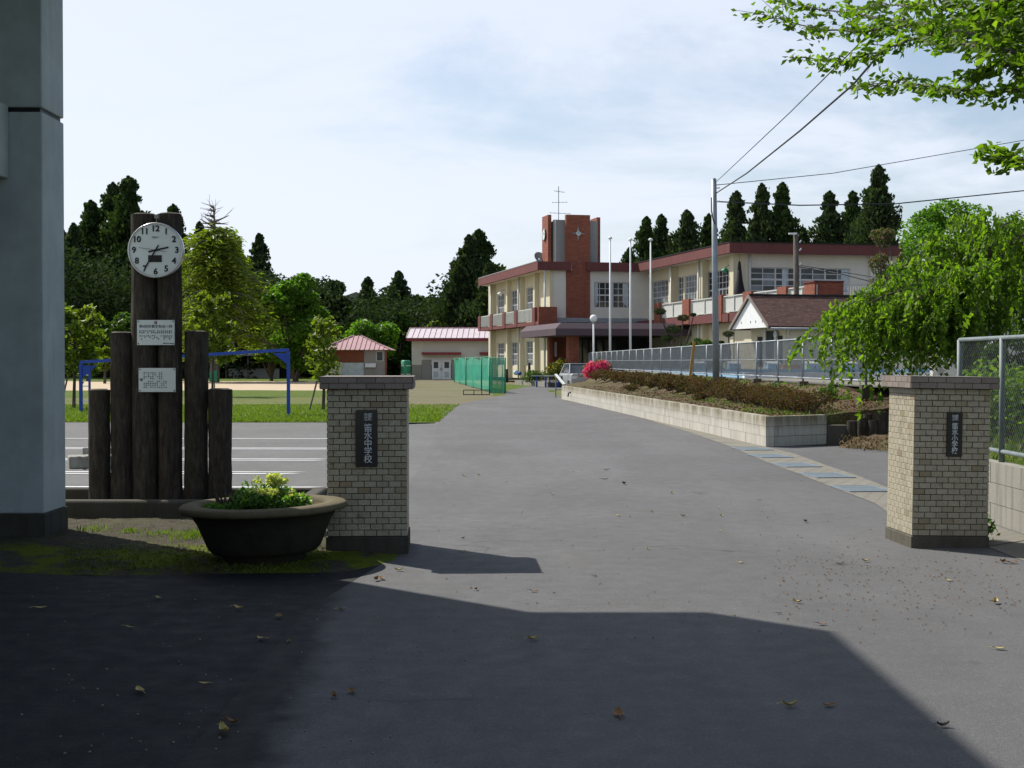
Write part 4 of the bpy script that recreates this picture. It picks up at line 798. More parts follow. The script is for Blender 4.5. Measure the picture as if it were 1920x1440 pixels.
# left wing side wall
sw = []
for (p0, p1, top, bot) in [(1004.5 - 15, 1004.5, 536.6, 577), (961, 972.5, 543, 582), (935, 948, 549, 587)]:
    a, b = pv(p0, uS + .1), pv(p1, uS + .1); sw.append((a, b, pz(585, uS, (a + b) / 2) * 0 + 4.75, pz(top, uS, b)))
for (p0, p1) in [(989, 1004.5), (961, 972.5), (935, 948)]:
    a, b = pv(p0, uS + .1), pv(p1, uS + .1); sw.append((a, b, 1.25, 3.05))
hs = [hl(*w_) for w_ in sw]; wall_with_holes(sc, 'u', uS, .3, vF, VL + .5, G0, ZB + .02, hs, 'cream')
for h in hs: win(sc, 'u', uS + .1, h[0], h[1], h[2], h[3], 3, 4, glass='glasslit')
for px in (1006.5, 980, 955, 926): v = pv(px, uS - .1); MB().box(uS - .32, uS - .003, v - .22, v + .22, G0, ZB - .003).build('pilaster', M['cream'], sc)
for px in (1022, 972.5, 921): v = pv(px, uS - .4); MB().tube([(uS - .42, v, G0), (uS - .42, v, ZB)], .07, 8).build('downpipe', M['rail'], sc, True)
MB().box(uS + .31, uS + 1.5, vF + .32, VL + .4, G0 + .01, ZB - .02).build('interior', M['greywall'], sc)
# middle front
b0, b1 = pu(1061, vF), pu(1105.8, vF); w0, w1 = pu(1113.8, vF), pu(1181, vF); wz0, wz1 = pz(577.5, w0, vF), pz(528.6, w0, vF); zl = pz(596, 2, vF)
wall_with_holes(sc, 'v', vF, .3, uS + .303, b0, G0, ZB + .02, [], 'offwhite'); wall_with_holes(sc, 'v', vF, .3, b1, uR + .3, 3.99, ZB + .02, [(w0, w1, wz0, wz1)], 'offwhite')
wall_with_holes(sc, 'v', vF, .3, b1, uR + .3, G0, 3.6, [(pu(1190, vF), pu(1233, vF), 1.5, 3.0)], 'brick'); win(sc, 'v', vF + .1, pu(1190, vF), pu(1233, vF), 1.5, 3.0, 3, 2)
wm = (w0 + w1) / 2; win(sc, 'v', vF + .1, w0, wm - .06, wz0, wz1, 3, 4, panes=False); win(sc, 'v', vF + .1, wm + .06, w1, wz0, wz1, 3, 4); MB().box(wm - .055, wm + .055, vF + .03, vF + .24, wz0, wz1).build('mullion', M['alu'], sc)
for (a, b) in ((w0 + .08, w0 + .3), (w1 - .5, w1 - .1)):
    mb = MB(); n_ = 14
    for k in range(n_): x0 = a + (b - a) * k / n_; mb.poly([(x0, vF + .16 + .02 * (k % 2), wz0 + .4 * abs(k - (0 if a < wm else n_)) / n_), (x0 + (b - a) / n_, vF + .16 + .02 * ((k + 1) % 2), wz0 + .4 * abs(k - (0 if a < wm else n_)) / n_), (x0 + (b - a) / n_, vF + .16 + .02 * ((k + 1) % 2), wz1 - .05), (x0, vF + .16 + .02 * (k % 2), wz1 - .05)])
    for i in range(len(mb.v)): mb.v[i].y = vF + .092 + .006 * (i % 2)
    mb.build('curtain', M['curtain'], sc)
MB().box(uS + .2, U2 + .8, vF - .12, vF - .003, pz(604, 2, vF), zl).build('ledge', M['steel'], sc)
# brick panel, tower
MB().box(b0 + .003, b1 - .003, vF - .06, vF + .3, zl - .02, pz(403, 3, vF)).build('brick_panel', M['brick'], sc)
a = 1.75; uc = (b0 + b1) / 2; vc = vF + a; zt_ = pz(403, 3, vF); zc_ = pz(413, 2, vF + .3)
MB().box(uc - a + .25, uc + a - .25, vF + .31, vc + a - .25, ZT - .1, zc_).build('tower_core', M['towerconc'], sc)
for (sx, lbl) in ((-1, 'l'), (1, 'r')): MB().box(uc + sx * a - .12, uc + sx * a + .12, vc - .82, vc + .82, ZT - .2, pz(405.5 if sx < 0 else 408, 2, vc)).build('brick_slab', M['brick'], sc)
MB().box(uc - .82, uc + .82, vc + a - .12, vc + a + .12, ZT - .2, zt_).build('brick_slab', M['brick'], sc)
# star emblem on the tower
em = MB(); zc2 = pz(438, uc, vF); Rb = 14 / 27.0
cen = Vector((uc, vF - .06, zc2)); pts4 = []
for k in range(8):
    ang = R(45 * k); rr_ = Rb if k % 2 == 0 else Rb * .26; pts4.append((uc + math.sin(ang) * rr_, zc2 + math.cos(ang) * rr_))
i = em.pts([(p[0], vF - .065, p[1]) for p in pts4]); c_ = em.pts([(uc, vF - .17, zc2)]); em.f += [(i + k, i + (k + 1) % 8, c_) for k in range(8)]
eo = em.build('emblem', M['steel'], sc); MB().lathe([(.155, .0), (.155, .05), (.13, .06), (.001, .06)], (0, 0, 0), 20).build('badge', M['chrome'], eo).rotation_euler = (R(90), 0, 0)
eo.children[0].location = (uc, vF - .10, zc2); text('badge_mark', '中', .17, M['black'], eo, (uc, vF - .168, zc2))
tcx = pz(440, uc - a, vc); tcl = thing('tower_clock', 'small round clock on the left slab of the brick tower', 'clock', Matrix.Translation(OS) @ Matrix.Rotation(SA, 4, 'Z') @ Vector((uc - a - .125, vc + .05, tcx)), SA)
MB().lathe([(.42, 0), (.42, .09), (.38, .10), (.38, .09)], (0, 0, 0), 28).build('rim', M['black'], tcl, True).rotation_euler = (0, R(-90), 0); MB().lathe([(.38, .085), (.001, .085)], (0, 0, 0), 28).build('dial', M['clockface'], tcl).rotation_euler = (0, R(-90), 0)
mb = MB(); mb.bar((-.092, 0, 0), (-.092, .08, .2), .03, .01, (1, 0, 0)); mb.bar((-.092, 0, 0), (-.092, -.27, .07), .02, .01, (1, 0, 0)); mb.build('hands', M['black'], tcl)
# roof fascia and soffit
def fasc(u0, u1, v0, v1, name='fascia'): return MB().box(u0, u1, v0, v1, ZB, ZT).build(name, M['fascia'], sc)
fl, f2 = pu(1071, 0), pu(1100, 0)
fasc(0, .2, .0, VL); fasc(.203, fl, 0, .2); fasc(f2, U2 - .003, 0, .2); fasc(U2, U2 + .2, VR + .003, .2); fasc(U2, UE, VR - .2, VR)
MB().box(.18, uS + 1.5, .18, VL, ZB + .002, ZB + .12).build('soffit', M['offwhite'], sc); MB().box(uS + 1.51, b0 - .01, .22, VL, ZB + .004, ZT - .1).build('roof_slab', M['greywall'], sc)
MB().box(b1 + .01, U2 - .005, .21, 8, ZB + .004, ZT - .1).build('roof_slab', M['greywall'], sc); MB().box(U2 + .205, UE, VR + .01, 8, ZB + .003, ZT - .08).build('roof_slab', M['offwhite'], sc)
MB().box(b0 + .0, b1, vF + .31, 8, ZB + .004, ZT - .12).build('roof_slab', M['greywall'], sc)
MB().box(-.02, .24, -.0 + .203, VL, ZT, ZT + .06).build('roof_edge', M['towerconc'], sc); MB().box(U2 - .03, U2 + .24, VR - .2, .2, ZT, ZT + .06).build('roof_edge', M['black'], sc); MB().box(U2 + .243, UE, VR - .23, VR + .02, ZT, ZT + .06).build('roof_edge', M['black'], sc)
# left balcony
zr, zp0, zs0 = 5.27, 4.36, 4.06
MB().box(.02, uS - .003, .0 + .01, VL, zs0, zp0 - .06).build('balcony_slab', M['fascia'], sc); MB().box(.0, uS + .35, -.25, -.003 + .0, zs0, zr).build('balcony_end', M['brick'], sc)
pp = [1000, 966.5, 944.5, 920.5, 898.5]
for k, px in enumerate(pp): v = pv(px, 0); MB().box(-.02, .28, v - .42, v + .42, zs0 - .0, zr).build('balcony_pier', M['fascia'], sc)
for k in range(4):
    v0, v1 = pv(pp[k], 0) + .45, pv(pp[k + 1], 0) - .45; MB().box(.08, .14, v0, v1, zp0, zr - .1).build('balcony_panel', M['rail'], sc); mb = MB(); mb.box(.06, .16, v0, v1, zr - .1, zr - .04)
    nb_ = 12
    for j in range(nb_): x = v0 + (v1 - v0) * (j + .5) / nb_; mb.box(.03, .078, x - .02, x + .02, zp0, zr - .1)
    mb.build('railing', M['rail'], sc)
# entrance canopy
cu0, cv0 = -.85, -8.0; ct, cbm, cb_ = 3.99, 3.62, 3.2
cm = MB(); oA = [(cu0, cv0), (U2 + .9, cv0), (U2 + .9, vF - .01), (cu0, vF + 1.2)]; ins = .45; oT = [(cu0 + ins, cv0 + ins), (U2 + .9, cv0 + ins), (U2 + .9, vF - .01), (cu0 + ins, vF + 1.2)]
cm.prism(oA, 'z', cb_, cbm); i = cm.pts([(p[0], p[1], cbm + .0) for p in oA] + [(p[0], p[1], ct) for p in oT]); cm.f += [(i + k, i + (k + 1) % 4, i + 4 + (k + 1) % 4, i + 4 + k) for k in range(4)] + [(i + 4, i + 5, i + 6, i + 7)]
# the canopy stops at the side wall: clip by keeping the strip beside the wing short
cm.build('canopy', M['canopy'], sc)
for (px, v) in [(1073.5, -6.6)]: u = pu(px, v); MB().box(u - .33, u + .33, v - .33, v + .33, G0 - .35, cb_ - .003).build('porch_column', M['brick'], sc)
MB().box(pu(1028, -.6), pu(1035, -.6), -.9, -.3, G0, cb_ - .003).build('porch_column', M['brick'], sc); MB().box(pu(1036, 0), b0 + .1, -.02, vF - .125, G0, cb_ - .003).build('porch_wall', M['brick'], sc)
MB().box(pu(1040, -.05), pu(1044, -.05), -.06, -.025, 1.9, 2.9).build('notice', M['white'], sc); MB().box(b1 - .9, U2 + .8, vF - .1, vF - .01, G0, cb_ - .003).build('entrance_glazing', M['glass'], sc)
dm = MB()
for px in (1092, 1104, 1118, 1131, 1146, 1160): u = pu(px, vF - .1); dm.box(u - .04, u + .04, vF - .16, vF - .103, G0, cb_ - .1)
dm.build('entrance_frames', M['black'], sc)
MB().box(cu0 - .5, U2 + 1, -8.5, 1.0, -.1, .30).build('plinth', M['conc'], sc)
# right wing: side wall with windows
rh = []
for (p0, p1, top, bot, nc) in [(1225, 1255, 525, 569, 4), (1273, 1283.8, 519.5, 564, 2), (1286, 1308.4, 513, 562.5, 4), (1329.4, 1368.5, 506, 553.5, 6)]:
    a_, b_ = pv(p0, uR + .1), pv(p1, uR + .1); vm = (a_ + b_) / 2; rh.append(hl(a_, b_, pz(bot, uR, vm), pz(top, uR, vm)) + (nc,))
z2 = min(h[2] for h in rh); z3 = max(h[3] for h in rh); rh = [(h[0], h[1], 4.75, 7.05, h[4]) for h in rh]
wall_with_holes(sc, 'u', uR, .3, VW, vF, G0, ZB + .02, [h[:4] for h in rh], 'cream')
for h in rh: win(sc, 'u', uR + .1, h[0], h[1], h[2], h[3], h[4], 6 if h[4] > 2 else 6, glass='glasslit' if h[4] < 5 else 'glass')
for px in (1262, 1319, 1377): v = pv(px, uR - .2); MB().box(uR - .4, uR - .003, v - .3, v + .3, G0, ZB - .003).build('pilaster', M['cream'], sc)
for px in (1258, 1309): v = pv(px, uR - .5); MB().tube([(uR - .5, v, G0), (uR - .5, v, ZB)], .06, 8).build('downpipe', M['rail'], sc, True)
# front wall
fw0, fw1 = pu(1407, VW), pu(1593.5, VW); fz1, fz0 = pz(500.5, fw0, VW), pz(546, fw0, VW); ue = pu(1628, VW)
wall_with_holes(sc, 'v', VW, .3, uR + .302, UE, G0, ZB + .02, [(fw0, fw1, fz0, fz1)], 'offwhite'); win(sc, 'v', VW + .1, fw0, fw1, fz0, fz1, 8, 4, thick=(2, 4, 6), panes=True, mull=.05)
MB().box(uR + .31, UE - .3, VW + .32, vF, G0, ZB - .02).build('interior', M['greywall'], sc); MB().box(ue, ue + .5, VW - .2, VW - .003, G0, ZB).build('pilaster', M['offwhite'], sc)
for (a_, b_) in ((1467, 1476), (1578, 1592)): MB().box(pu(a_, VW), pu(b_, VW), VW + .085, VW + .098, fz0 + .1, fz1 - .08).build('curtain', M['curtain'], sc)
MB().tube([(uR + .55, VW - .1, 4), (uR + .55, VW - .1, ZB)], .06, 8).build('downpipe', M['rail'], sc, True)
# right balcony along the side wall and on toward the viewer
v0_ = pv(1390, U2 + .1); zr2 = 5.35; zq = 4.38
MB().box(U2 + .0, uR - .003, VR - 0.0, .0, 3.85, zq - .04).build('balcony_slab', M['fascia'], sc)
pr2 = [(1227, 1238), (1279.5, 1292), (1344.5, 1353), (1393, 1409)]
ends = []
for (p0, p1) in pr2: a_, b_ = pv(p0, U2), pv(p1, U2); lo, hi = min(a_, b_), max(a_, b_); ends.append((lo, hi)); MB().box(U2 - .03, U2 + .3, lo, hi, 3.9, zr2 + .08).build('balcony_pier', M['brick'], sc)
def railrun(v0, v1, u, z0, z1):
    mb = MB(); mb.box(u - .03, u + .03, v0, v1, z1 - .06, z1); mb.box(u - .02, u + .02, v0, v1, z0 + .02, z0 + .06); n_ = max(2, int(abs(v1 - v0) / 1.6))
    for j in range(n_ + 1): x = v0 + (v1 - v0) * j / n_; mb.box(u - .025, u + .025, x - .025, x + .025, z0, z1)
    mb.build('railing', M['rail'], sc); MB().box(u + .035, u + .05, min(v0, v1), max(v0, v1), z0 + .07, z1 - .08).build('balcony_panel', M['rail'], sc)
ends.sort()
for (a_, b_) in zip(ends, ends[1:]): railrun(a_[1] + .02, b_[0] - .02, U2 + .12, zq, zr2)
vB = pv(1527, U2 + .0) ; zB1 = pz(531, U2, vB)
va, vb = pv(1457, U2), pv(1474, U2); MB().box(U2 - .03, U2 + .35, min(va, vb), max(va, vb), 3.9, zr2 + .1).build('balcony_pier', M['brick'], sc)
railrun(max(va, vb) + .02, ends[0][0] - .02, U2 + .12, zq, zr2); railrun(vB + .02, min(va, vb) - .02, U2 + .12, zq, zr2)
MB().box(U2, pu(1581, vB), vB - 0.0, vB + 1.2, 3.9, zr2 + .12).build('balcony_end', M['brick'], sc); MB().box(U2 - .05, pu(1581, vB) + .02, vB - .04, vB + 1.24, zr2 + .123, zr2 + .2).build('coping', M['fascia'], sc)
mb = MB(); u0_, u1_ = pu(1582, vB), pu(1700, vB); mb.box(u0_, u1_, vB + .1, vB + .16, zr2, zr2 + .07); mb.box(u0_, u1_, vB + .1, vB + .16, zq, zq + .05)
for k in range(int((u1_ - u0_) / .14)): x = u0_ + .14 * k; mb.box(x, x + .03, vB + .115, vB + .145, zq + .05, zr2)
mb.build('railing', M['rail'], sc)
MB().box(U2 + .05, u1_, vB + .05, VW - .01, 3.85, zq - .03).build('terrace_slab', M['fascia'], sc); MB().box(U2 + .6, u1_, vB + .3, VW - .02, G0, 3.84).build('lower_wall', M['cream'], sc)
# things on the school
def W3(u, v, z): return Vector((OS.x + u * ca - v * sa, OS.y + u * sa + v * ca, z))
p = W3(pu(1385, VW - .6), VW - .7, zq - .03); fo = thing('folded_parasol', 'tall black folded parasol standing on the balcony beside the wide window', 'parasol', p); pt = pz(490, uR, VW) - p.z
MB().lathe([(.001, pt), (.05, pt - .1), (.17, pt * .62), (.36, pt * .30), (.33, pt * .05), (.30, 0)], (0, 0, 0), 14, .02).build('cover', M['cloth'], fo, True); MB().tube([(0, 0, -.0), (0, 0, pt + .06)], .02, 6).build('pole', M['steel'], fo)
an = thing('tv_antenna', 'tall thin rooftop aerial with three cross arms behind the tower', 'antenna', W3(uc - .9, vc, zc_)); az = pz(350, uc, vc) - zc_; mb = MB(); mb.tube([(0, 0, 0), (0, 0, az)], .028, 6); mb.build('mast', M['steel'], an)
for (zf, l, dy) in ((.86, .42, .3), (.56, .6, -.2), (.26, .85, .15)):
    mb = MB(); mb.tube([(-l * .75, -dy, az * zf), (l, dy, az * zf - .04)], .016, 4)
    for k in range(5): t = -0.7 + 1.6 * k / 4; mb.tube([(t * l, dy * t - .35, az * zf), (t * l, dy * t + .35, az * zf)], .01, 4)
    mb.build('arm', M['steel'], an)
dsh = thing('satellite_dish', 'pale round dish on the left wing roof', 'dish', W3(.9, 3.2, ZT)); MB().lathe([(.05, 0), (.28, .06), (.46, .2)], (0, 0, 0), 20).build('dish', M['steel'], dsh, True).rotation_euler = (R(60), 0, R(30)); MB().tube([(0, 0, 0), (0, .1, .25)], .03, 6).build('mount', M['steel'], dsh); dsh.children[0].location = (0, 0, .4)
for (px, py, u, lb) in ((1359, 507, uR - .5, 'green shaded floodlight under the right wing eave'), (938, 551, uS - .5, 'small floodlight under the left wing eave')):
    v = pv(px, u); z = pz(py, u, v); f = thing('floodlight', lb, 'lamp', W3(u, v, z), SA); MB().lathe([(.05, .15), (.12, .1), (.2, -.1), (.19, -.12), (.001, -.1)], (0, 0, 0), 14).build('lamp_shade', M['greentank'] if px > 1000 else M['white'], f, True).rotation_euler = (R(15), R(35), 0); MB().tube([(0, 0, .12), (.2, 0, .3), (.5, 0, .3)], .025, 6).build('arm', M['steel'], f)
# ---------------------------------------------------------------- shed by the pool
SH = at(1442, 611, 61); zd = 1.04; se = SH.z; sh = thing('pool_changing_shed', 'cream pool shed with white gable end and brown shingle roof', 'shed', (SH.x, SH.y, zd), SA)
ap = at(1408, 555, 61 * 1.035); wsp = 4.4; rz_ = ap.z - zd; ez = se - zd; hh = wsp / 2; slope = (rz_ - ez) / hh; Lr = 13
ow = .9
MB().prism([(.25, 0), (wsp - .25, 0), (wsp - .25, ez - .02), (.25, ez - .02)], 'x', ow, Lr).build('wall', M['cream'], sh)
MB().prism([(-.0, ez - .06), (wsp, ez - .06), (hh, rz_ - .10)], 'x', .0, .05).build('gable_board', M['white'], sh)
for (y0, y1) in ((-.08, hh), (wsp + .08, hh)):
    z0_ = ez - .06 - .04; mb = MB(); th = .09; mb.prism([(y0, z0_), (y1, rz_ - .04), (y1, rz_ + .06), (y0, z0_ + .1)], 'x', -.05, Lr); mb.build('roof', M['shingle'], sh)
    mb = MB(); mb.prism([(y0 - (.02 if y0 < 0 else -.02), z0_ - .04), (y1, rz_ - .08), (y1, rz_ + .075), (y0 - (.02 if y0 < 0 else -.02), z0_ + .12)], 'x', -.11, -.053); mb.build('barge_board', M['captile'], sh)
MB().box(-.05, Lr, hh - .09, hh + .09, rz_ + .03, rz_ + .1).build('ridge_cap', M['black'], sh); MB().tube([(0, -.13, ez - .12), (Lr, -.13, ez - .12)], .05, 8).build('gutter', M['steel'], sh, True)
MB().tube([(ow + .1, .2, 0), (ow + .1, .2, ez - .3), (ow, -.1, ez - .14)], .035, 6).build('downpipe', M['rail'], sh)
for k, y in enumerate((.75, 1.5, 2.1, 3.2)): MB().prism([(y - .05, ez + .28), (y + .05, ez + .28), (y, ez + .16)], 'x', -.012, -.001).build('vent', M['steel'], sh)
MB().box(ow - .02, ow - .003, 1.35, 2.35, .02, 1.95).build('door', M['glass'], sh); MB().box(ow - .05, ow - .003, .55, 1.0, .3, 1.7).build('window', M['glass'], sh); MB().box(ow - .05, ow - .003, 2.8, 3.3, .3, 1.7).build('window', M['glass'], sh)
MB().box(ow - .06, ow - .003, 1.24, 1.34, 0, 2.05).build('door_frame', M['white'], sh); MB().box(ow - .06, ow - .003, 2.36, 2.46, 0, 2.05).build('door_frame', M['white'], sh)
for (x0, x1) in ((4.2, 7.2), (8.4, 11)): MB().box(x0, x1, .235, .2499, .9, 1.75).build('window', M['glass'], sh)
sc2 = thing('shed_clock', 'small round clock on the pool shed wall above the door', 'clock', (SH.x, SH.y, zd), SA); 
MB().lathe([(.17, 0), (.17, .05), (.155, .055), (.001, .05)], (0, 0, 0), 18).build('dial', M['clockface'], sc2).rotation_euler = (0, R(-90), 0); sc2.children[0].location = (ow - .08, 1.1, ez - .35)
mb = MB().box(ow - .145, ow - .138, 1.09, 1.11, ez - .35, ez - .25).build('hands', M['black'], sc2)
# ---------------------------------------------------------------- pool
pd = MB(); pd.box(5.5, 40, 27.5, 92, 1.0, 1.035); 
mb = MB(); mb.poly([(fence_pt(27.8).x + .2, 27.8, 1.045), (40, 27.8, 1.045), (40, 100, 1.045), (fence_pt(100).x + .2, 100, 1.045)]); tag(mb.build('pool_deck', M['gutter']), kind='structure')
po_ = thing('swimming_pool', 'outdoor swimming pool with pale blue painted edge behind the fence', 'pool', (12, 50, 1.05)); o = po_.location.copy()
px0_, px1_ = 7.35, 27.0; yA, yB = 43, 54.5
MB(o).box(px0_, px1_, yA, yA + .35, 1.05, 1.22).build('edge', M['white'], po_); MB(o).box(px0_, px1_, yB, yB + .5, 1.05, 1.27).build('edge', M['poolblue'], po_)
MB(o).box(px0_, px0_ + .35, yA + .352, yB - .002, 1.05, 1.22).build('edge', M['poolblue'], po_); MB(o).box(px0_ + .36, px1_, yA + .36, yB - .01, 1.05, 1.10).build('water', M['water'], po_)
MB(o).box(px0_, px0_ + .35, yB + .51, 84, 1.05, 1.24).build('edge', M['poolblue'], po_); MB(o).box(px0_, px1_, yB + .502, yB + .9, 1.05, 1.16).build('coping', M['blockblue'], po_)
ordn = ['one', 'two', 'three', 'four', 'five']
for k, px in enumerate((1309, 1376, 1449, 1521, 1593)):
    p = at(px, 704, 55.2); s = thing('starting_block', 'pale blue pool starting block marked number %s' % ordn[k], 'starting block', (p.x, 55.2, 1.16), 0, 'starting blocks by the pool'); MB().box(-.25, .25, -.25, .3, 0, .30).build('body', M['blockblue'], s, bevel=.02); MB().prism([(-.3, .302), (.32, .38), (.32, .42), (-.3, .345)], 'x', -.26, .26).build('platform', M['white'], s); text('number', str(k + 1), .30, M['black'], s, (.08, -.256, .15))
    mb = MB(); mb.tube([(-.3, .1, 0), (-.3, .1, .55), (-.3, -.2, .55), (-.3, -.2, 0)], .02, 6); mb.build('handle', M['chrome'], s)
ob = thing('orange_crate', 'orange plastic crate between starting blocks three and four', 'crate', at(1483, 704, 56.2).to_tuple()[:2] + (1.05,)); MB().box(-.37, .37, -.2, .2, 0, .36).build('box', M['orange'], ob, bevel=.02); mb = MB()
for z in (.08, .17, .26): mb.box(-.375, .375, -.215, -.2005, z, z + .03)
mb.build('rib', M['orange'], ob); MB().box(-.4, .4, -.23, .23, .36, .40).build('lid', M['orange'], ob)
# ---------------------------------------------------------------- flagpoles, lamp, wooden pole
for i, (px, ty, Z) in enumerate([(1144, 447, 80), (1182, 450, 79.5), (1220, 450, 79)]):
    b = at(px, 702, Z); t = at(px, ty, Z); f = thing('flagpole', ['leftmost of the three white flagpoles', 'middle white flagpole of three', 'rightmost of the three white flagpoles'][i], 'flagpole', b, group='white flagpoles before the entrance'); MB(b).tube([b - Vector((0, 0, .8)), t], [.075, .042], 12).build('shaft', M['white'], f, True); MB(b).lathe([(.001, .12), (.10, .08), (.14, .0), (.12, -.03), (.05, -.04)], t, 12).build('cap', M['white'], f, True); MB(b).box(b.x - .3, b.x + .3, b.y - .3, b.y + .3, .2, b.z).build('base', M['conc'], f)
b = at(1113, 700, 82); t = at(1113, 597, 82); lp = thing('globe_lamp', 'white globe lamp on a post by the school entrance', 'lamp', b); MB(b).tube([b - Vector((0, 0, .7)), t - Vector((0, 0, .2))], .055, 10).build('post', M['white'], lp, True); MB(b).ball(t, .225, 20, 12).build('globe', M['white'], lp, True); MB(b).lathe([(.06, -.32), (.13, -.22), (.12, -.18)], t, 14).build('collar', M['steel'], lp, True)
b = at(1495, 640, 66); t = at(1492, 436, 66); wp = thing('wooden_pole', 'weathered old pole rising behind the pool shed roof', 'pole', (b.x, b.y, .8)); o = wp.location.copy(); MB(o).tube([(b.x, b.y, .8), t], [.16, .12], 12).build('shaft', M['woodpole'], wp, True); c_ = at(1490, 438, 65.8); MB(o).box(c_.x - .28, c_.x + .1, c_.y - .05, c_.y + .05, c_.z - .04, c_.z + .04).build('arm', M['white'], wp)
for py in (455, 470, 497): c_ = at(1499, py, 65.8); MB(o).tube([c_, c_ + Vector((.08, 0, .12))], .035, 6).build('insulator', M['white'], wp)
cable('slack service cable from the old pole across the school wall to the shrub', [at(1497, 497, 66), at(1560, 507, 66), at(1640, 520, 65)], .016)
cable('service cable sagging from the old pole down behind the tree', [at(1497, 500, 66), at(1570, 512, 64), at(1700, 545, 62)], .02)
# ---------------------------------------------------------------- storehouse and pink roofed hut
YS = 118; def_ = lambda px, py: at(px, py, YS)
s0 = def_(772, 712); st = thing('storehouse', 'cream storehouse with pale pink metal roof and white double doors', 'storehouse', (s0.x, YS, 0)); o = st.location.copy(); xr_ = at(960, 700, YS).x; ze, zr_ = def_(0, 637).z, def_(0, 615).z; zg_ = def_(0, 684).z
d0, d1 = def_(809, 0).x, def_(845, 0).x; dz = def_(0, 674).z
MB(o).box(s0.x, xr_, YS, YS + .4, zg_, ze - .003).build('wall', M['offwhite'], st); mb = MB(o); mb.box(s0.x, d0 - .9, YS - .004, YS + .396, -.1, zg_); mb.box(d1 + .9, xr_, YS - .004, YS + .396, -.1, zg_); mb.build('lower_wall', M['greywall'], st)
for (a_, b_) in ((d0 - .88, d0 - .05), (d1 + .05, d1 + .88)): MB(o).box(a_, b_, YS - .02, YS + .01, -.05, zg_ + .42).build('side_panel', M['greywall'], st)
MB(o).box(s0.x, s0.x + .3, YS + .401, YS + 9, -.1, ze).build('side_wall', M['offwhite'], st); dmid = (d0 + d1) / 2
for (a_, b_, sx) in ((d0, dmid - .01, 1), (dmid + .01, d1, -1)):
    dd = MB(o).box(a_, b_, YS - .06, YS - .006, 0.02, dz).build('door', M['white'], st); c = (a_ + b_) / 2 - sx * .05; MB(o).box(c - .2, c + .2, YS - .066, YS - .0605, dz - .75, dz - .22).build('window', M['glass'], dd); MB(o).box(c - .2, c + .2, YS - .066, YS - .0605, .2, .7).build('louvre', M['curtain'], dd)
    h_ = dmid - sx * .08; MB(o).tube([(h_, YS - .1, dz * .45), (h_, YS - .1, dz * .6)], .018, 6).build('handle', M['black'], dd)
MB(o).box(d0 - 1.0, d1 + 1.0, YS - .06, YS - .006, dz + .02, dz + .1).build('door_rail', M['white'], st)
for (p0, p1) in ((791, 864), (899, 925)): a_, b_ = def_(p0, 0).x, def_(p1, 0).x; MB(o).box(a_, b_, YS - .75, YS - .007, def_(0, 665).z, def_(0, 660.5).z).build('awning', M['redtrim'], st)
MB(o).box(def_(762, 0).x, xr_, YS - .75, YS - .6, ze - .12, ze + .12).build('gutter_board', M['redtrim'], st); MB(o).box(def_(765, 0).x, xr_, YS - .59, YS + .3, ze - .02, ze + .03).build('soffit', M['offwhite'], st)
pw_ = (xr_ - def_(762, 0).x) / 19
for k in range(19): x0 = def_(762, 0).x + k * pw_; MB(o).prism([(YS - .75, ze + .10), (YS + 3.6, zr_ - .0), (YS + 3.6, zr_ + .05), (YS - .75, ze + .15)], 'x', x0 + .012, x0 + pw_ - .012).build('roof_panel', M['palepink'], st)
sm = MB(o)
for k in range(20): x0 = def_(762, 0).x + k * pw_; sm.prism([(YS - .76, ze + .12), (YS + 3.62, zr_ + .02), (YS + 3.62, zr_ + .12), (YS - .76, ze + .20)], 'x', x0 - .025, x0 + .01)
sm.build('roof_seams', M['palepink'], st); MB(o).box(def_(762, 0).x, xr_, YS + 3.6, YS + 3.9, zr_, zr_ + .16).build('ridge', M['pinkroof'], st); MB(o).prism([(YS + .4, ze), (YS + 3.6, zr_ - .1), (YS + 9, ze)], 'x', s0.x + .05, s0.x + .25).build('gable_wall', M['offwhite'], st)
YH = 112; hp = lambda px, py=700: at(px, py, YH); h0, h1 = hp(606).x, hp(726).x; hut = thing('small_hut', 'small hut with pink hipped metal roof and brown board panel', 'hut', (hp(665).x, YH, 0)); o = hut.location.copy(); he, hr = hp(0, 656).z, hp(0, 631).z; hx = hp(664).x
MB(o).box(h0 + .15, hp(641).x, YH, YH + .2, -.1, he - .6 * 0 - .003).build('wall', M['offwhite'], hut)
MB(o).box(hp(612).x, hp(682).x, YH - .06, YH - .004, hp(0, 679).z, he - .05).build('board', M['brownpanel'], hut); MB(o).box(hp(641.5).x, hp(682).x, YH - .05, YH + .2, -.1, hp(0, 680).z).build('lower_panel', M['curtain'], hut)
wall_with_holes(hut, 'v', YH, .2, hp(682.5).x, hp(724).x, 0, he, [(hp(685).x, hp(704).x, hp(0, 690).z, hp(0, 681).z), (hp(706).x, hp(718).x, hp(0, 676).z, hp(0, 660).z)], 'greywall')
hut.children[-1].location = (-o.x, -o.y, 0); MB(o).box(hp(705).x, hp(719).x, YH - .03, YH + .05, hp(0, 677).z, hp(0, 659).z).build('window', M['alu'], hut); MB(o).box(hp(706.5).x, hp(717.5).x, YH - .034, YH - .031, hp(0, 676).z, hp(0, 660).z).build('pane', M['glass'], hut)
MB(o).box(h1 - .16, h1 - .02, YH - .1, YH - .005, 0, he).build('corner_post', M['brownpanel'], hut); MB(o).prism([(YH - .3, hp(0, 688).z), (YH - .05, hp(0, 681).z), (YH - .02, hp(0, 682).z), (YH - .28, hp(0, 689).z)], 'x', hp(685).x, hp(705).x).build('flap', M['white'], hut)
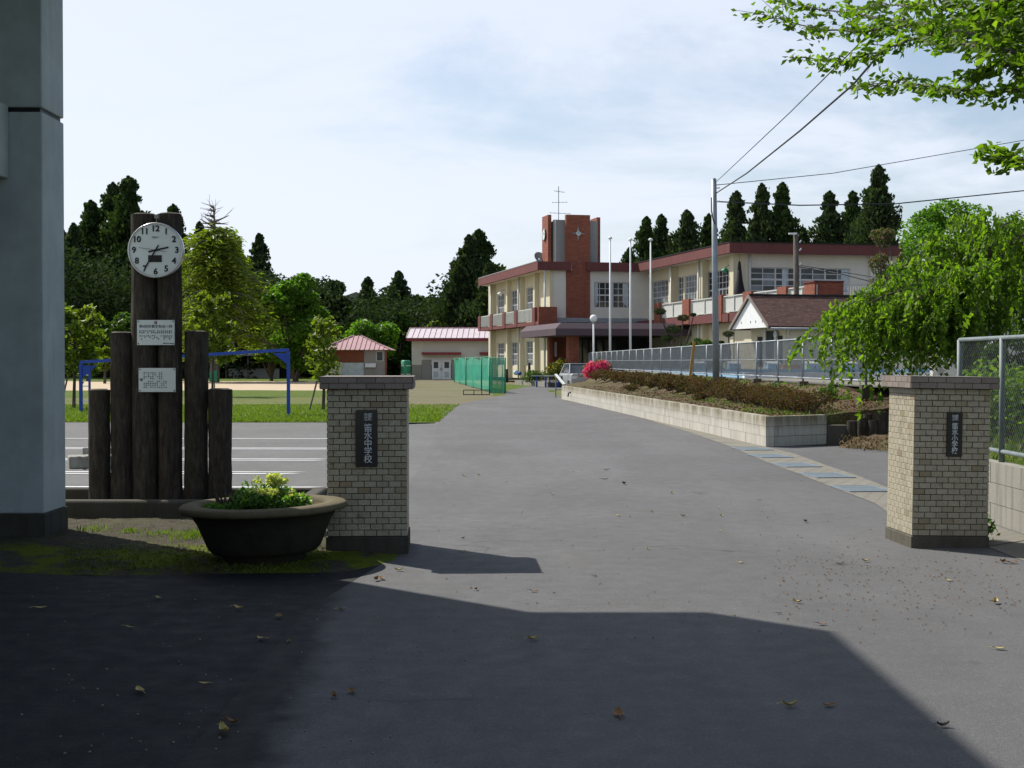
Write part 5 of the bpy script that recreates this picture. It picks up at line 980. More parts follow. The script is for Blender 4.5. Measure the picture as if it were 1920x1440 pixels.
rf = MB(o); hx0, hx1, hy0, hy1 = hp(599).x, hp(733).x, YH - .6, YH + 5.4; i = rf.pts([(hx0, hy0, he), (hx1, hy0, he), (hx1, hy1, he), (hx0, hy1, he), (hx - .3, (hy0 + hy1) / 2, hr + .1), (hx + .3, (hy0 + hy1) / 2, hr + .1)])
rf.f += [(i, i + 1, i + 5, i + 4), (i + 1, i + 2, i + 5), (i + 2, i + 3, i + 4, i + 5), (i + 3, i, i + 4), (i, i + 3, i + 2, i + 1)]; rfo = rf.build('roof', M['pinkroof'], hut); sm = MB(o); ym = (hy0 + hy1) / 2
for k in range(15):
    x = hx0 + (hx1 - hx0) * (k + .5) / 15; t = min(1, (x - hx0) / (hx - .3 - hx0) if x < hx else (hx1 - x) / (hx1 - hx - .3)); sm.bar((x, hy0, he + .03), (x, hy0 + (ym - hy0) * t, he + (hr + .1 - he) * t + .03), .05, .05)
sm.bar((hx0, hy0, he + .04), (hx - .3, ym, hr + .14), .09, .07); sm.bar((hx1, hy0, he + .04), (hx + .3, ym, hr + .14), .09, .07); sm.build('seams', M['pinkroof'], rfo)
# open lean-to on the far side of the field
YL = 128; lx = lambda px: ray(px).x * YL; ls_ = thing('lean_to_shed', 'dark open lean-to shed under the trees beyond the sand track', 'shed', (lx(470), YL, 0)); o = ls_.location.copy(); zL = at(0, 667, YL).z
MB(o).prism([(YL - .5, zL), (YL + 4, zL + .5), (YL + 4, zL + .6), (YL - .5, zL + .08)], 'x', lx(408), lx(535)).build('roof', M['towerconc'], ls_); MB(o).box(lx(410), lx(533), YL + 3.4, YL + 3.6, 0, zL).build('rear_wall', M['darkconc'], ls_)
for px in (424, 465, 506): MB(o).box(lx(px) - .06, lx(px) + .06, YL - .06, YL + .06, 0, zL).build('post', M['woodpole'], ls_)
MB(o).box(lx(424), lx(520), YL + 1, YL + 1.3, 0, .9).build('counter', M['greywall'], ls_)
# green netting, tank, low frame
def netf(label, x0, y0, x1, y1, z0, z1, posts):
    t = thing('net_screen', label, 'net', (x0, y0, 0)); o = t.location.copy(); mb = MB(o); n_ = 30; ix = []
    for k in range(n_ + 1):
        u_ = k / n_; w_ = .06 * math.sin(u_ * 19) * (0 if k in (0, n_) else 1); X, Y = x0 + (x1 - x0) * u_ + w_, y0 + (y1 - y0) * u_ + w_; ix.append(mb.pts([(X, Y, z0), (X + w_ * .5, Y, (z0 + z1) / 2), (X, Y, z1 + .04 * math.sin(u_ * 25))]))
    for a_, b_ in zip(ix, ix[1:]): mb.f += [(a_, b_, b_ + 1, a_ + 1), (a_ + 1, b_ + 1, b_ + 2, a_ + 2)]
    mb.build('netting', M['greennet'], t, True)
    for k in range(posts): u_ = k / (posts - 1); X, Y = x0 + (x1 - x0) * u_, y0 + (y1 - y0) * u_; MB(o).tube([(X, Y, -.05), (X, Y, z1 + .05)], .04, 8).build('post', M['greentank'], t, True)
    mb = MB(o); mb.tube([(x0, y0, z1 + .03), (x1, y1, z1 + .03)], .025, 6); mb.build('top_rail', M['greentank'], t); return t
a_, b_ = gnd(865, 712), gnd(925, 736); netf('long green net screen receding beside the school', a_.x, 104, ray(922).x * 68, 68, .05, 1.78, 6); netf('green net panel facing the road at the near end of the long net', ray(918).x * 67.6, 67.6, ray(947).x * 67, 67, .02, 1.72, 2)
b = at(761, 706, 112); tk_ = thing('rolled_net', 'upright roll of green netting beside the storehouse', 'net', (b.x, 112, 0)); MB().lathe([(.38, 0), (.40, .5), (.39, 1.62), (.30, 1.68), (.001, 1.66)], (0, 0, 0), 18, .03).build('roll', M['greentank'], tk_, True); mb = MB(); mb.lathe([(.415, .5), (.42, .56)], (0, 0, 0), 18); mb.lathe([(.41, 1.2), (.415, 1.26)], (0, 0, 0), 18); mb.build('strap', M['white'], tk_)
a_ = gnd(869, 741); lf = thing('metal_barrier', 'low dark metal frame lying on the yard by the net', 'frame', a_); o = a_.copy(); x1_ = gnd(918, 741).x; mb = MB(o)
for x in (a_.x, (a_.x * .6 + x1_ * .4), (a_.x * .3 + x1_ * .7), x1_): mb.tube([(x, a_.y, 0), (x, a_.y, .24)], .022, 6)
mb.tube([(a_.x, a_.y, .24), (x1_, a_.y, .24)], .022, 6); mb.tube([(a_.x, a_.y, .03), (x1_, a_.y, .03)], .022, 6); mb.tube([(x1_, a_.y, .24), (x1_ - .1, a_.y + .8, .24)], .022, 6); mb.build('bars', M['black'], lf)
# ---------------------------------------------------------------- blue goal frame on the field
A = gnd(541, 778); B = gnd(152, 772); gt = at(541, 659, A.y).z; gf = thing('goal_frame', 'large blue steel goal frame standing on the field behind the logs', 'goal', A); o = A.copy(); Bt = at(150, 682, B.y).z; gt2 = Bt
for k, (P_, z_) in enumerate(((A, gt), (B, gt2))):
    for dx in (0,): MB(o).box(P_.x - .045, P_.x + .045, P_.y - .05, P_.y + .05, -.05, z_).build('post', M['blue'], gf)
MB(o).box(A.x - .10, A.x - .06, A.y + .3, A.y + .36, -.05, gt - .05).build('post', M['blue'], gf); MB(o).box(B.x + .14 + .1, B.x + .20 + .1, B.y - .03, B.y + .03, -.05, gt2 - .1).build('post', M['blue'], gf)
MB(o).bar((A.x, A.y, gt + .05), (B.x, B.y, gt2 + .05), .1, .09).build('crossbar', M['blue'], gf)
for z in (.35, .8, 1.15): MB(o).bar((B.x, B.y, z), (B.x + .27, B.y, z), .03).build('rung', M['white'], gf)
MB(o).prism([(B.x, gt2 - .05), (B.x + .5, gt2 - .05), (B.x, gt2 - .5)], 'y', B.y - .02, B.y + .02).build('gusset', M['blue'], gf); MB(o).prism([(A.x, gt - .05), (A.x - .45, gt - .05), (A.x, gt - .4)], 'y', A.y - .02, A.y + .02).build('gusset', M['blue'], gf)
p = at(400, 720, 70); bs = thing('green_board', 'small green board on a post showing right of the logs', 'sign', (p.x, 70, 0)); a_, b_ = at(393, 714, 70), at(407, 694, 70); MB(bs.location).prism([(a_.x, a_.z), (b_.x, a_.z - .03), (b_.x, b_.z), (a_.x, b_.z - .1)], 'y', 69.97, 70.0).build('board', M['greentank'], bs); MB(bs.location).tube([(p.x + .05, 70.05, 0), (p.x + .05, 70.05, a_.z + .3)], .03, 6).build('post', M['woodpole'], bs)
# ---------------------------------------------------------------- before the school: car, bushes, table, palms, pines
cy_ = 80; cx0 = at(1098, 700, cy_).x; car = thing('parked_car', 'silver car parked by the entrance half hidden by the pink azalea', 'car', (cx0, cy_, -.06), R(8)); zr0 = 1.48
body = MB(); prof = [(-.86, .22), (.86, .22), (.88, .55), (.86, .86), (.80, .92), (-.80, .92), (-.86, .86), (-.88, .55)]; body.prism(prof, 'y', -.1, 4.1); body.build('body', M['carwhite'], car, bevel=.06)
cb2 = MB(); i = cb2.pts([(-.78, .95, .915), (.78, .95, .915), (.76, 3.95, .915), (-.76, 3.95, .915), (-.62, 1.75, zr0), (.62, 1.75, zr0), (.6, 3.4, zr0), (-.6, 3.4, zr0)]); cb2.f += [(i, i + 1, i + 5, i + 4), (i + 1, i + 2, i + 6, i + 5), (i + 2, i + 3, i + 7, i + 6), (i + 3, i, i + 4, i + 7), (i + 4, i + 5, i + 6, i + 7)]; cb2.build('cabin', M['glass'], car)
MB().prism([(-.64, 1.7), (.64, 1.7), (.62, 3.45), (-.62, 3.45)], 'z', zr0, zr0 + .04).build('roof', M['carwhite'], car, bevel=.015)
for sx in (-1, 1):
    MB().bar((sx * .79, .95, .92), (sx * .63, 1.73, zr0 + .01), .06).build('pillar', M['carwhite'], car); MB().bar((sx * .77, 3.95, .92), (sx * .61, 3.42, zr0 + .01), .08).build('pillar', M['carwhite'], car); MB().box(sx * .97 - .09, sx * .97 + .09, 1.1, 1.2, .92, 1.05).build('mirror', M['carwhite'], car, bevel=.02); MB().box(sx * .68 - .14, sx * .68 + .14, -.13, -.09, .62, .78).build('headlight', M['white'], car)
    for y in (.75, 3.3): wl_ = MB(); wl_.lathe([(.12, -.1), (.3, -.1), (.31, 0), (.3, .1), (.12, .1)], (0, 0, 0), 18); wo = wl_.build('wheel', M['black'], car, True); wo.rotation_euler = (0, R(90), 0); wo.location = (sx * .80, y, .31); MB().lathe([(.2, .0), (.001, .02)], (0, 0, .1 * sx), 14).build('rim', M['chrome'], wo)
x, Y = at(1048, 690, 86).x, 86; shrub(x, Y, .3, 1.05, 'dark green shrub dotted with yellow blossom beside the porch', 'yellow', 3600, 'flowering_shrub', None, .13, h=.95)
shrub(at(1003, 690, 88).x, 88, .2, .85, 'low dark green bush before the left wing corner', 'mid', 1500, 'bush', None, .12, h=.55); shrub(at(1138, 690, 72).x, 72, .9, .3, 'small brown bush behind the pink azalea', 'russet', 500, 'bush', None, .08, h=.4)
for k, (px, Y, lb) in enumerate(((1020, 84, 'blue legged picnic table on the lawn before the school'), (1037, 83, 'second blue legged table partly behind the sloping white rail'))):
    x = at(px, 700, Y).x; t = thing('picnic_table', lb, 'table', (x, Y, 0)); MB().box(-.75 + .2 * k, .65, -.35, .35, .66, .71).build('table_top', M['steel'], t)
    for sx in (-.45, .35): MB().box(sx - .05, sx + .05, -.25, .25, 0, .655).build('leg', M['blue'], t)
    MB().box(-.7 + .2 * k, .6, -.75, -.5, .36, .40).build('bench', M['conc'], t)
a_ = at(1042, 702, 60); b_ = at(1058, 721, 58); sl = thing('sloping_rail', 'white sloping handrail at the far end of the long block wall', 'rail', b_); o = b_.copy(); MB(o).bar(a_, b_, .11, .05).build('rail', M['rail'], sl); MB(o).tube([(a_.x, a_.y, 0), a_], .03, 6).build('post', M['steel'], sl); MB(o).tube([(b_.x, b_.y, 0), b_], .03, 6).build('post', M['steel'], sl)
a_ = at(1073, 752, 54); vt = thing('pipe_outlet', 'small dark pipe outlet on the long block wall', 'pipe', (a_.x - .05, 54, .3)); MB().tube([(0, 0, .05), (-.1, -.02, .02), (-.12, -.02, -.12)], .03, 8).build('pipe', M['black'], vt)
for k, (px, py0, py1, Y, lb) in enumerate(((993, 680, 699, 90, 'short dark leaning stump post beside the low bush'), (951, 692, 706, 92, 'dark post beside the end of the green net'))):
    b = at(px, py1 + 3, Y); t = at(px - 1, py0, Y); q = thing('post', lb, 'post', b); MB(b).tube([b - Vector((0, 0, .3)), t], .09, 8).build('shaft', M['log'], q, True)
b = at(968, 702, 91); bi = thing('bundle', 'small blue and white bundle on the steps before the left wing', 'bundle', b); MB().ball((0, 0, .12), .2, 12, 8, .15, (1, .7, .8)).build('bag', M['blockblue'], bi, True); MB().ball((.22, -.1, .06), .13, 10, 6, .15).build('bucket', M['blue'], bi, True)
def frond_palm(px, Y, z, r, label, nf=22):
    x = ray(px).x * Y; t = thing('cycad', label, 'plant', (x, Y, z), group='cycads before the entrance'); MB().tube([(0, 0, -.5), (0, 0, .5)], [.22, .18], 10).build('trunk', M['log'], t); Ps, Us = [], []
    for k in range(nf):
        a = k * 2.4; el = R(20 + 60 * (k / nf)); n_ = 60
        for j in range(n_):
            s = j / n_; rr_ = r * s; zz_ = .5 + math.sin(el) * r * s - .55 * r * s * s; w_ = .22 * r * (1 - s * .6); sg = 1 if j % 2 else -1; c_ = np.array([x + math.cos(a) * rr_ * math.cos(el * .6) - math.sin(a) * w_ * .4 * sg, Y + math.sin(a) * rr_ * math.cos(el * .6) + math.cos(a) * w_ * .4 * sg, z + zz_]); Ps.append(c_); Us.append((-math.sin(a) * sg + math.cos(a) * .6, math.cos(a) * sg + math.sin(a) * .6, .1))
    cards('fronds', np.array(Ps), .22 * r, M['cycad'], t, (x, Y, z), 5, np.array(Us)); return t
frond_palm(1164, 78, 1.0, 1.5, 'cycad between the left and middle flagpoles'); frond_palm(1207, 77, .8, 1.4, 'cycad behind the rightmost flagpole'); frond_palm(1233, 76, .7, 1.2, 'small cycad right of the flagpoles')
def niwaki(px, Y, pads, label, zb_=.8):
    x = ray(px).x * Y; t = thing('garden_pine', label, 'tree', (x, Y, zb_), group='clipped garden pines'); o = (x, Y, zb_); mb = MB(o); P_ = [Vector((x, Y, zb_))]
    for (qx, qy, rpx) in pads: c = at(qx, qy, Y + random.uniform(-.5, .5)); mb.tube([(x, Y, zb_), ((x + c.x) / 2 + .1, Y, (zb_ + c.z) / 2 + .1), c - Vector((0, 0, .1))], [.11, .07, .03], 6)
    mb.build('trunk', M['bark'], t); cards('needles', np.concatenate([blob(tuple(at(qx, qy, Y)), (rpx / F * Y, rpx / F * Y, rpx / F * Y * .55), int(60 * rpx), .5) for (qx, qy, rpx) in pads]), .09, M['dark'], t, o, 3)
niwaki(1265, 72, [(1238, 584, 12), (1281, 596, 12), (1262, 618, 16), (1250, 634, 12), (1300, 590, 6)], 'clipped garden pine with cloud shaped pads right of the flagpoles'); niwaki(1365, 70, [(1366, 626, 11), (1352, 642, 6)], 'small clipped pine between the steel pole and the pool shed')
broadleaf(ray(1312).x * 71, 71, 3.6, 1.35, 'dark rounded shrub tree behind the steel pole', 'mid', 4200, 'shrub_tree', None, .1, .13, 10); broadleaf(ray(1338).x * 74, 74, 3.2, .9, 'narrow olive shrub right behind the steel pole', 'dark', 2200, 'shrub_tree', None, .1, .13, 8)
shrub(ray(1322).x * 60, 60, 1.04, .55, 'pale green bush behind the fence near the first starting block', 'mid', 700, 'bush', None, .09, h=.8)
# ---------------------------------------------------------------- trees
def T(px, Y): return ray(px).x * Y
def H(py, Y): return at(0, py, Y).z
GC = 'tall cedars behind the field'
for i, (px, py, wpx, Y, n, m, lb) in enumerate([(112, 432, 34, 150, 5000, 'cedar', 'dark cedar half hidden by the pale pier'), (140, 425, 34, 146, 5000, 'cedar', 'cedar just right of the pale pier'), (172, 383, 42, 150, 8000, 'cedar2', 'tall pointed cedar second from the pier'), (214, 350, 46, 152, 9000, 'cedar', 'very tall cedar left of the clock with a double top'), (243, 338, 52, 149, 10000, 'cedar2', 'tallest cedar just left of the clock'), (327, 390, 36, 152, 6000, 'cedar', 'cedar with its top showing right above the clock'), (375, 422, 24, 156, 3500, 'cedar', 'cedar top behind the bare topped larch'), (446, 448, 24, 156, 3500, 'cedar', 'small cedar top right of the larch'), (487, 444, 27, 152, 4500, 'cedar', 'pointed cedar standing clear right of the larch'), (412, 440, 22, 158, 3000, 'cedar', 'low cedar top behind the larch crown')]):
    conifer(T(px, Y), Y, H(py, Y), wpx / F * Y * 1.15, lb, m, n, group=GC, ls=.62)
broadleaf(T(618, 140), 140, H(502, 140), 50 / F * 140, 'rounded dark evergreen right of the bright green tree', 'dark', 9000, 'dark_evergreen', None, .1, .5, 22, flat=1)
for i, (px, py, wpx, Y, m, lb) in enumerate([(560, 545, 40, 160, 'dark', 'dark evergreen behind the bright green tree'), (663, 548, 30, 150, 'dark', 'low dark evergreen left of the hut'), (690, 524, 26, 155, 'cedar', 'small pointed cedar above the hut'), (722, 520, 26, 158, 'dark', 'thin topped dark tree above the hut roof'), (748, 513, 30, 152, 'cedar', 'pointed cedar left of the storehouse roof'), (772, 528, 28, 156, 'dark', 'dark tree above the storehouse corner'), (795, 515, 32, 160, 'dark', 'ragged topped dark tree above the storehouse'), (832, 528, 34, 158, 'dark', 'dark tree left of the great cedar')]):
    (conifer if m == 'cedar' else broadleaf)(T(px, Y), Y, H(py, Y), wpx / F * Y * 1.15, lb, m, 4500, name='cedar_tree' if m == 'cedar' else 'dark_evergreen', group='dark trees beyond the storehouse', **({'ls': .55} if m == 'cedar' else {'trunk': .1, 'ls': .5, 'nb': 18}))
for i, (px, py, wpx, Y, n, m, lb) in enumerate([(881, 447, 52, 134, 9000, 'cedar', 'left top of the great cedar pair beside the school'), (898, 437, 58, 136, 12000, 'cedar2', 'great cedar towering over the left wing of the school'), (918, 500, 44, 128, 6000, 'cedar', 'lower cedar in front of the great cedar'), (862, 505, 42, 130, 6000, 'dark', 'cedar at the left foot of the great cedar')]):
    conifer(T(px, Y), Y, H(py, Y), wpx / F * Y * .8, lb, m, n, ls=.6, group='great cedars beside the school')
broadleaf(T(980, 140), 140, H(474, 140), 42 / F * 140, 'airy dark tree showing over the left wing roof', 'dark', 4500, 'dark_evergreen', None, .3, .45, 16)
for i, (px, py, wpx, Y, n, lb) in enumerate([(1212, 413, 30, 125, 5000, 'leftmost cedar behind the school roof'), (1240, 409, 30, 128, 5000, 'second cedar behind the school roof beside the rightmost flagpole'), (1287, 401, 36, 126, 6000, 'broad cedar left of the steel pole'), (1328, 408, 26, 130, 4000, 'pale cedar directly behind the steel pole'), (1380, 366, 36, 122, 7000, 'tall cedar just right of the steel pole'), (1428, 352, 31, 120, 7000, 'left one of the tall close pair of cedars'), (1466, 350, 34, 120, 7000, 'right one of the tall close pair of cedars'), (1505, 432, 22, 124, 2500, 'low brownish cedar behind the old pole'), (1554, 366, 44, 124, 8000, 'broad cedar left of the tallest right hand cedar'), (1598, 366, 30, 126, 5000, 'narrow cedar beside the tallest right hand cedar'), (1645, 318, 52, 118, 12000, 'tallest cedar on the right above the school roof end'), (1180, 470, 26, 132, 3000, 'low cedar top behind the middle flagpole')]):
    conifer(T(px, Y), Y, H(py, Y), wpx / F * Y * (1.25 if wpx < 40 else 1.02), lb, 'cedar' if i % 3 else 'cedar2', n, group='cedars behind the school', ls=.5, base=.25)
def larch(px, Y, label):
    x = T(px, Y); h = H(388, Y); t = thing('larch_tree', label, 'tree', (x, Y, 0)); o = (x, Y, 0); mb = MB(o); mb.tube([(x, Y, 0), (x + .2, Y, h * .6), (x, Y, h)], [.4, .22, .04], 8); Ps, Us = [], []
    for k in range(230):
        z = h * random.uniform(.18, 1.0) ** .9; f = 1 - z / h; rr_ = (.5 + f * 8.5) * random.uniform(.45, 1); rr_ = min(rr_ * 1.15, 5.2); a = random.uniform(0, 6.28); lift = random.uniform(-.1, .8); n_ = 70 if z < h * .87 else 0; q = []
        for j in range(9): s = j / 8; q.append((x + math.cos(a) * rr_ * s, Y + math.sin(a) * rr_ * s, z + (.5 * math.sin(s * 2.4) * rr_ * .35 - s * s * rr_ * .30 if n_ else rr_ * s * lift)))
        if n_ == 0 and k % 2: continue
        if k % 2 == 0 or n_ == 0: mb.tube(q, [.07 * (1 - j / 9) + .018 for j in range(9)], 4, False)
        if n_ == 0:
            for _ in range(2): s0_ = random.randint(3, 7); b = q[s0_]; mb.tube([b, (b[0] + random.uniform(-.9, .9), b[1], b[2] + random.uniform(.1, .9))], [.02, .01], 3, False)
        if n_: c_ = np.array(q)[rng.integers(1, 9, n_)] + rng.normal(size=(n_, 3)) * (.3, .3, .16); c_[:, 2] -= rng.random(n_) * .35; Ps.append(c_); Us.append(np.tile((math.cos(a), math.sin(a), -.15), (n_, 1)))
    mb.build('trunk', M['graybark'], t); cards('crown', np.concatenate(Ps), .5, M['lime'], t, o, 3.2, np.concatenate(Us))
larch(402, 105, 'pale green feathery tree with bare twigs at its top right of the clock')
broadleaf(T(553, 108), 108, H(487, 108), 66 / F * 108, 'bright green rounded tree in the middle of the far side', 'bright', 20000, 'broadleaf_tree', None, .0, .36, 34); broadleaf(T(508, 112), 112, H(540, 112), 40 / F * 112, 'lower bright tree at the left of the rounded green tree', 'bright', 8000, 'broadleaf_tree', None, .02, .3, 18); broadleaf(T(598, 116), 116, H(560, 116), 36 / F * 116, 'green tree low at the right of the rounded green tree', 'mid', 5000, 'broadleaf_tree', None, .05, .36, 14)
broadleaf(T(700, 124), 124, H(570, 124), 56 / F * 124, 'spreading green tree behind the pink roofed hut', 'bright', 8000, 'broadleaf_tree', None, .1, .4, 20, flat=.7); broadleaf(T(752, 130), 130, H(572, 130), 40 / F * 130, 'green tree between the hut and the storehouse', 'mid', 6000, 'broadleaf_tree', None, .1, .4, 14); broadleaf(T(815, 132), 132, H(578, 132), 40 / F * 132, 'yellowish green tree behind the storehouse roof', 'lime', 4500, 'broadleaf_tree', None, .2, .4, 14, flat=.6)
broadleaf(T(640, 118), 118, H(598, 118), 24 / F * 118, 'small green tree left of the hut', 'bright', 3000, 'broadleaf_tree', None, .1, .36, 10)
def sapling(px, Y, py, wpx, label, n=1500, mat='lime', stake=True, ls=.16):
    x = T(px, Y); h = H(py, Y); r = wpx / F * Y; t = thing('young_tree', label, 'tree', (x, Y, 0), group='young trees along the field'); o = (x, Y, 0); mb = MB(o); mb.tube([(x, Y, 0), (x + .05, Y, h * .5), (x, Y, h * .9)], [.06, .04, .015], 6); Ps = []
    for k in range(18):
        z = h * (.28 + .62 * k / 18); a = k * 2.4; rr_ = r * (1.1 - .7 * abs(k / 18 - .35)) * random.uniform(.6, 1.05); e = (x + math.cos(a) * rr_, Y + math.sin(a) * rr_, z + rr_ * .55); mb.tube([(x, Y, z), ((x + e[0]) / 2, (Y + e[1]) / 2, z + rr_ * .2), e], [.025, .018, .007], 4, False)
        q = np.linspace(.35, 1, n // 18)[:, None]; Ps.append(np.array((x, Y, z)) * (1 - q) + np.array(e) * q + rng.normal(size=(n // 18, 3)) * .13 * (.5 + r * .3))
    mb.build('trunk', M['bark'], t); cards('crown', np.concatenate(Ps), ls * 1.35, M[mat], t, o, 1.7)
    if stake: MB(o).tube([(x - .45, Y, 0), (x - .2, Y, h * .3)], .03, 5).build('stake', M['woodpole'], t)
sapling(138, 46, 565, 62, 'young lime green tree on the field beside the pale pier', 2600); sapling(398, 62, 540, 46, 'young lime green tree seen just right of the logs', 3200); sapling(606, 44, 585, 34, 'young tree with loose yellow green leaves behind the left pillar', 1100, ls=.12)
broadleaf(T(196, 98), 98, H(640, 98), 24 / F * 98, 'rounded yellow green clipped tree left of the logs', 'lime', 2500, 'clipped_tree', None, .25, .25, 8); broadleaf(T(165, 112), 112, H(560, 112), 46 / F * 112, 'dull olive tree low between the pier and the logs', 'mid', 5000, 'broadleaf_tree', None, .1, .38, 14); broadleaf(T(262, 118), 118, H(575, 118), 50 / F * 118, 'spreading pale tree partly behind the logs', 'mid', 4500, 'broadleaf_tree', None, .3, .36, 14)
# undergrowth under the trees closes the view to the horizon
Pn = []
for k in range(900):
    px = random.uniform(60, 1010); Y = random.uniform(128, 165) if px < 760 else random.uniform(134, 165); c = (T(px, Y), Y, random.uniform(.3, 11 if px < 340 else 9.5 if px < 600 else 7 if px < 850 else 9)); Pn.append(blob(c, (3.0, 2, 1.9), 190, .2))
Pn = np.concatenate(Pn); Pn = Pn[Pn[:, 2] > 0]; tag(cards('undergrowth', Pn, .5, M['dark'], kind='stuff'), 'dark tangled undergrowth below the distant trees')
Pn = []
for k in range(420):
    px = random.uniform(1150, 2150); Y = random.uniform(112, 150); c = (T(px, Y), Y, random.uniform(1, 9)); Pn.append(blob(c, (2.4, 2, 2.0), 80, .2))
tag(cards('undergrowth', np.concatenate(Pn), .6, M['dark'], kind='stuff'), 'dark woodland foliage behind the school building')
mb = MB(); hill = [(T(60, 168), 0), (T(60, 168), 7)] + [(T(px, 168), (12 if px < 330 else 8.8 if px < 640 else 7.6) + 1.0 * math.sin(px * .02) + random.uniform(-.6, .6)) for px in range(90, 1000, 30)] + [(T(1020, 168), 9), (T(1200, 168), 8), (T(2100, 168), 8), (T(2100, 168), 0)]
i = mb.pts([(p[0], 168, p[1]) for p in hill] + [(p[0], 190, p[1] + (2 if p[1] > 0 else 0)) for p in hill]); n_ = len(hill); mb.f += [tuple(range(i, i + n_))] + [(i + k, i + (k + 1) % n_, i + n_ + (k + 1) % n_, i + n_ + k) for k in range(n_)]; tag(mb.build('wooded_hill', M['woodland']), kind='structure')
# right hand side greenery
broadleaf(T(1792, 46), 46, H(386, 46), 110 / F * 46, 'large sunlit green tree behind the weeping cherry', 'bright', 17000, 'broadleaf_tree', None, .15, .13, 30, z0=.9); broadleaf(T(1885, 40), 40, H(400, 40), 90 / F * 40, 'green tree at the right edge behind the weeping cherry', 'mid', 12000, 'broadleaf_tree', None, .15, .12, 24, z0=.9)
broadleaf(T(1672, 55), 55, H(440, 55), 50 / F * 55, 'small tree with faded pink blossom left of the large green tree', 'mauve', 5000, 'blossom_tree', None, .25, .11, 16, z0=.9, flat=1)
broadleaf(T(1880, 24), 24, H(640, 24) + 0, 56 / F * 24, 'leafy dark shrub behind the wire fence', 'mid', 4500, 'shrub_tree', None, .05, .075, 12, z0=.5)
broadleaf(6.15, 13.6, 1.75, .95, 'dense dark bush pressed against the back of the wire fence', 'mid', 5000, 'shrub_tree', None, .02, .07, 14, z0=.5)
shrub(5.75, 16.2, .5, .75, 'leafy green bush at the far end of the wire fence', 'cherry', 2600, 'bush', None, .08, h=.75)
for k, (px, Y, w_, h_) in enumerate([(1868, 30, 1.6, 1.5)]):
    a_ = at(px, 700, Y); bw_ = thing('pale_wall', 'pale wall glimpsed behind the weeping cherry and wire fence', 'wall', (a_.x, Y, 1.0)); MB().box(-1.4, 1.6, 0, .2, 0, 1.75).build('wall', M['offwhite'], bw_); MB().box(-1.45, 1.65, -.05, .25, 1.752, 1.85).build('coping', M['conc'], bw_)
def weeping(px, Y, label):
    base = Vector((T(px, Y), Y, .5)); t = thing('weeping_cherry', label, 'tree', base); mb = MB(base); kx = Y / F; z_ = lambda py: at(0, py, Y).z; Ps, Us = [], []
    top = Vector((base.x + .25, Y, z_(560))); mb.tube([base - Vector((0, 0, .3)), base.lerp(top, .5) + Vector((-.06, 0, 0)), top], [.2, .17, .13], 12)
    ends = [(1528, 632, -.5), (1560, 596, .4), (1590, 572, -.9), (1610, 580, -1.2), (1640, 540, .8), (1690, 500, -.6), (1745, 450, .3), (1800, 415, 1.0), (1850, 408, -.8), (1905, 420, .4), (1960, 440, -.2), (1660, 585, -1.6), (1720, 560, -1.7), (1780, 520, -1.6), (1850, 500, -1.8), (1920, 520, -1.2), (1700, 600, 1.2), (1760, 590, -1.9), (1830, 590, -1.9), (1890, 580, -1.7), (1600, 620, -.2), (1990, 520, .5), (1960, 600, -.8), (1650, 640, -1.2), (1575, 612, 1.0), (1640, 600, -1.4), (1690, 625, -1.8), (1730, 610, -1.2), (1770, 560, .6)]
    for (ex, ey, dy) in ends:
        e = at(ex, ey, Y + dy); apex = top.lerp(e, .5); apex.z = max(top.z, e.z) + .32 * abs(e.x - top.x) * .45 + .12; q = []
        for j in range(13): s = j / 12; p_ = top * (1 - s) ** 2 + apex * 2 * s * (1 - s) + e * s * s; q.append(p_)
        mb.tube(q, [.05 * (1 - j / 13) + .007 for j in range(13)], 5, False)
        for j in range(2, 13):
            for r_ in range(4):
                s0_ = q[j] + Vector((random.uniform(-.14, .14), random.uniform(-.3, .3), random.uniform(-.05, .12))); l = random.uniform(.25, 1.05 if ey < 560 else 1.45) * (1.0 if j < 12 else 1.1); dx = (e.x - top.x) * .10 + random.uniform(-.22, .22); dy2 = random.uniform(-.3, .3); n_ = int(l / .042); tt = np.linspace(0, 1, n_)
                qx = s0_.x + dx * np.sqrt(tt) ; qy = s0_.y + dy2 * tt; qz = s0_.z + .08 * np.sin(tt * 2) - l * tt ** 1.3
                if r_ < 2: mb.tube([(qx[i], qy[i], qz[i]) for i in (0, n_ // 3, 2 * n_ // 3, n_ - 1)], [.006, .005, .004, .002], 3, False)
                c_ = np.c_[qx, qy, qz] + rng.normal(size=(n_, 3)) * .028; Ps.append(c_); Us.append(np.tile((0, 0, -.85), (n_, 1)) + rng.normal(size=(n_, 3)) * .5)
    mb.build('trunk', M['bark'], t); P_ = np.concatenate(Ps); U_ = np.concatenate(Us); cards('crown', P_, .135, M['cherry'], t, tuple(base), 2.1, U_); print('weeping leaves', len(P_)); return t
weeping(1808, 26.6, 'weeping cherry with fresh green hanging branches behind the right pillar')
b = at(1676, 712, 27.9); st_ = thing('bent_trunk', 'pale bent tree stem wrapped in twigs left of the weeping cherry trunk', 'tree stem', (b.x, b.y, .8)); o = st_.location.copy(); MB(o).tube([(b.x - .04, b.y, .8), at(1668, 690, 27.9), at(1676, 668, 27.9), at(1690, 645, 27.9), at(1694, 620, 27.9)], [.05, .06, .055, .05, .03], 8).build('trunk', M['graybark'], st_, True); MB(o).tube([at(1676, 668, 27.9), at(1672, 650, 27.8), at(1678, 630, 27.8)], [.035, .03, .02], 6).build('branch', M['graybark'], st_, True)
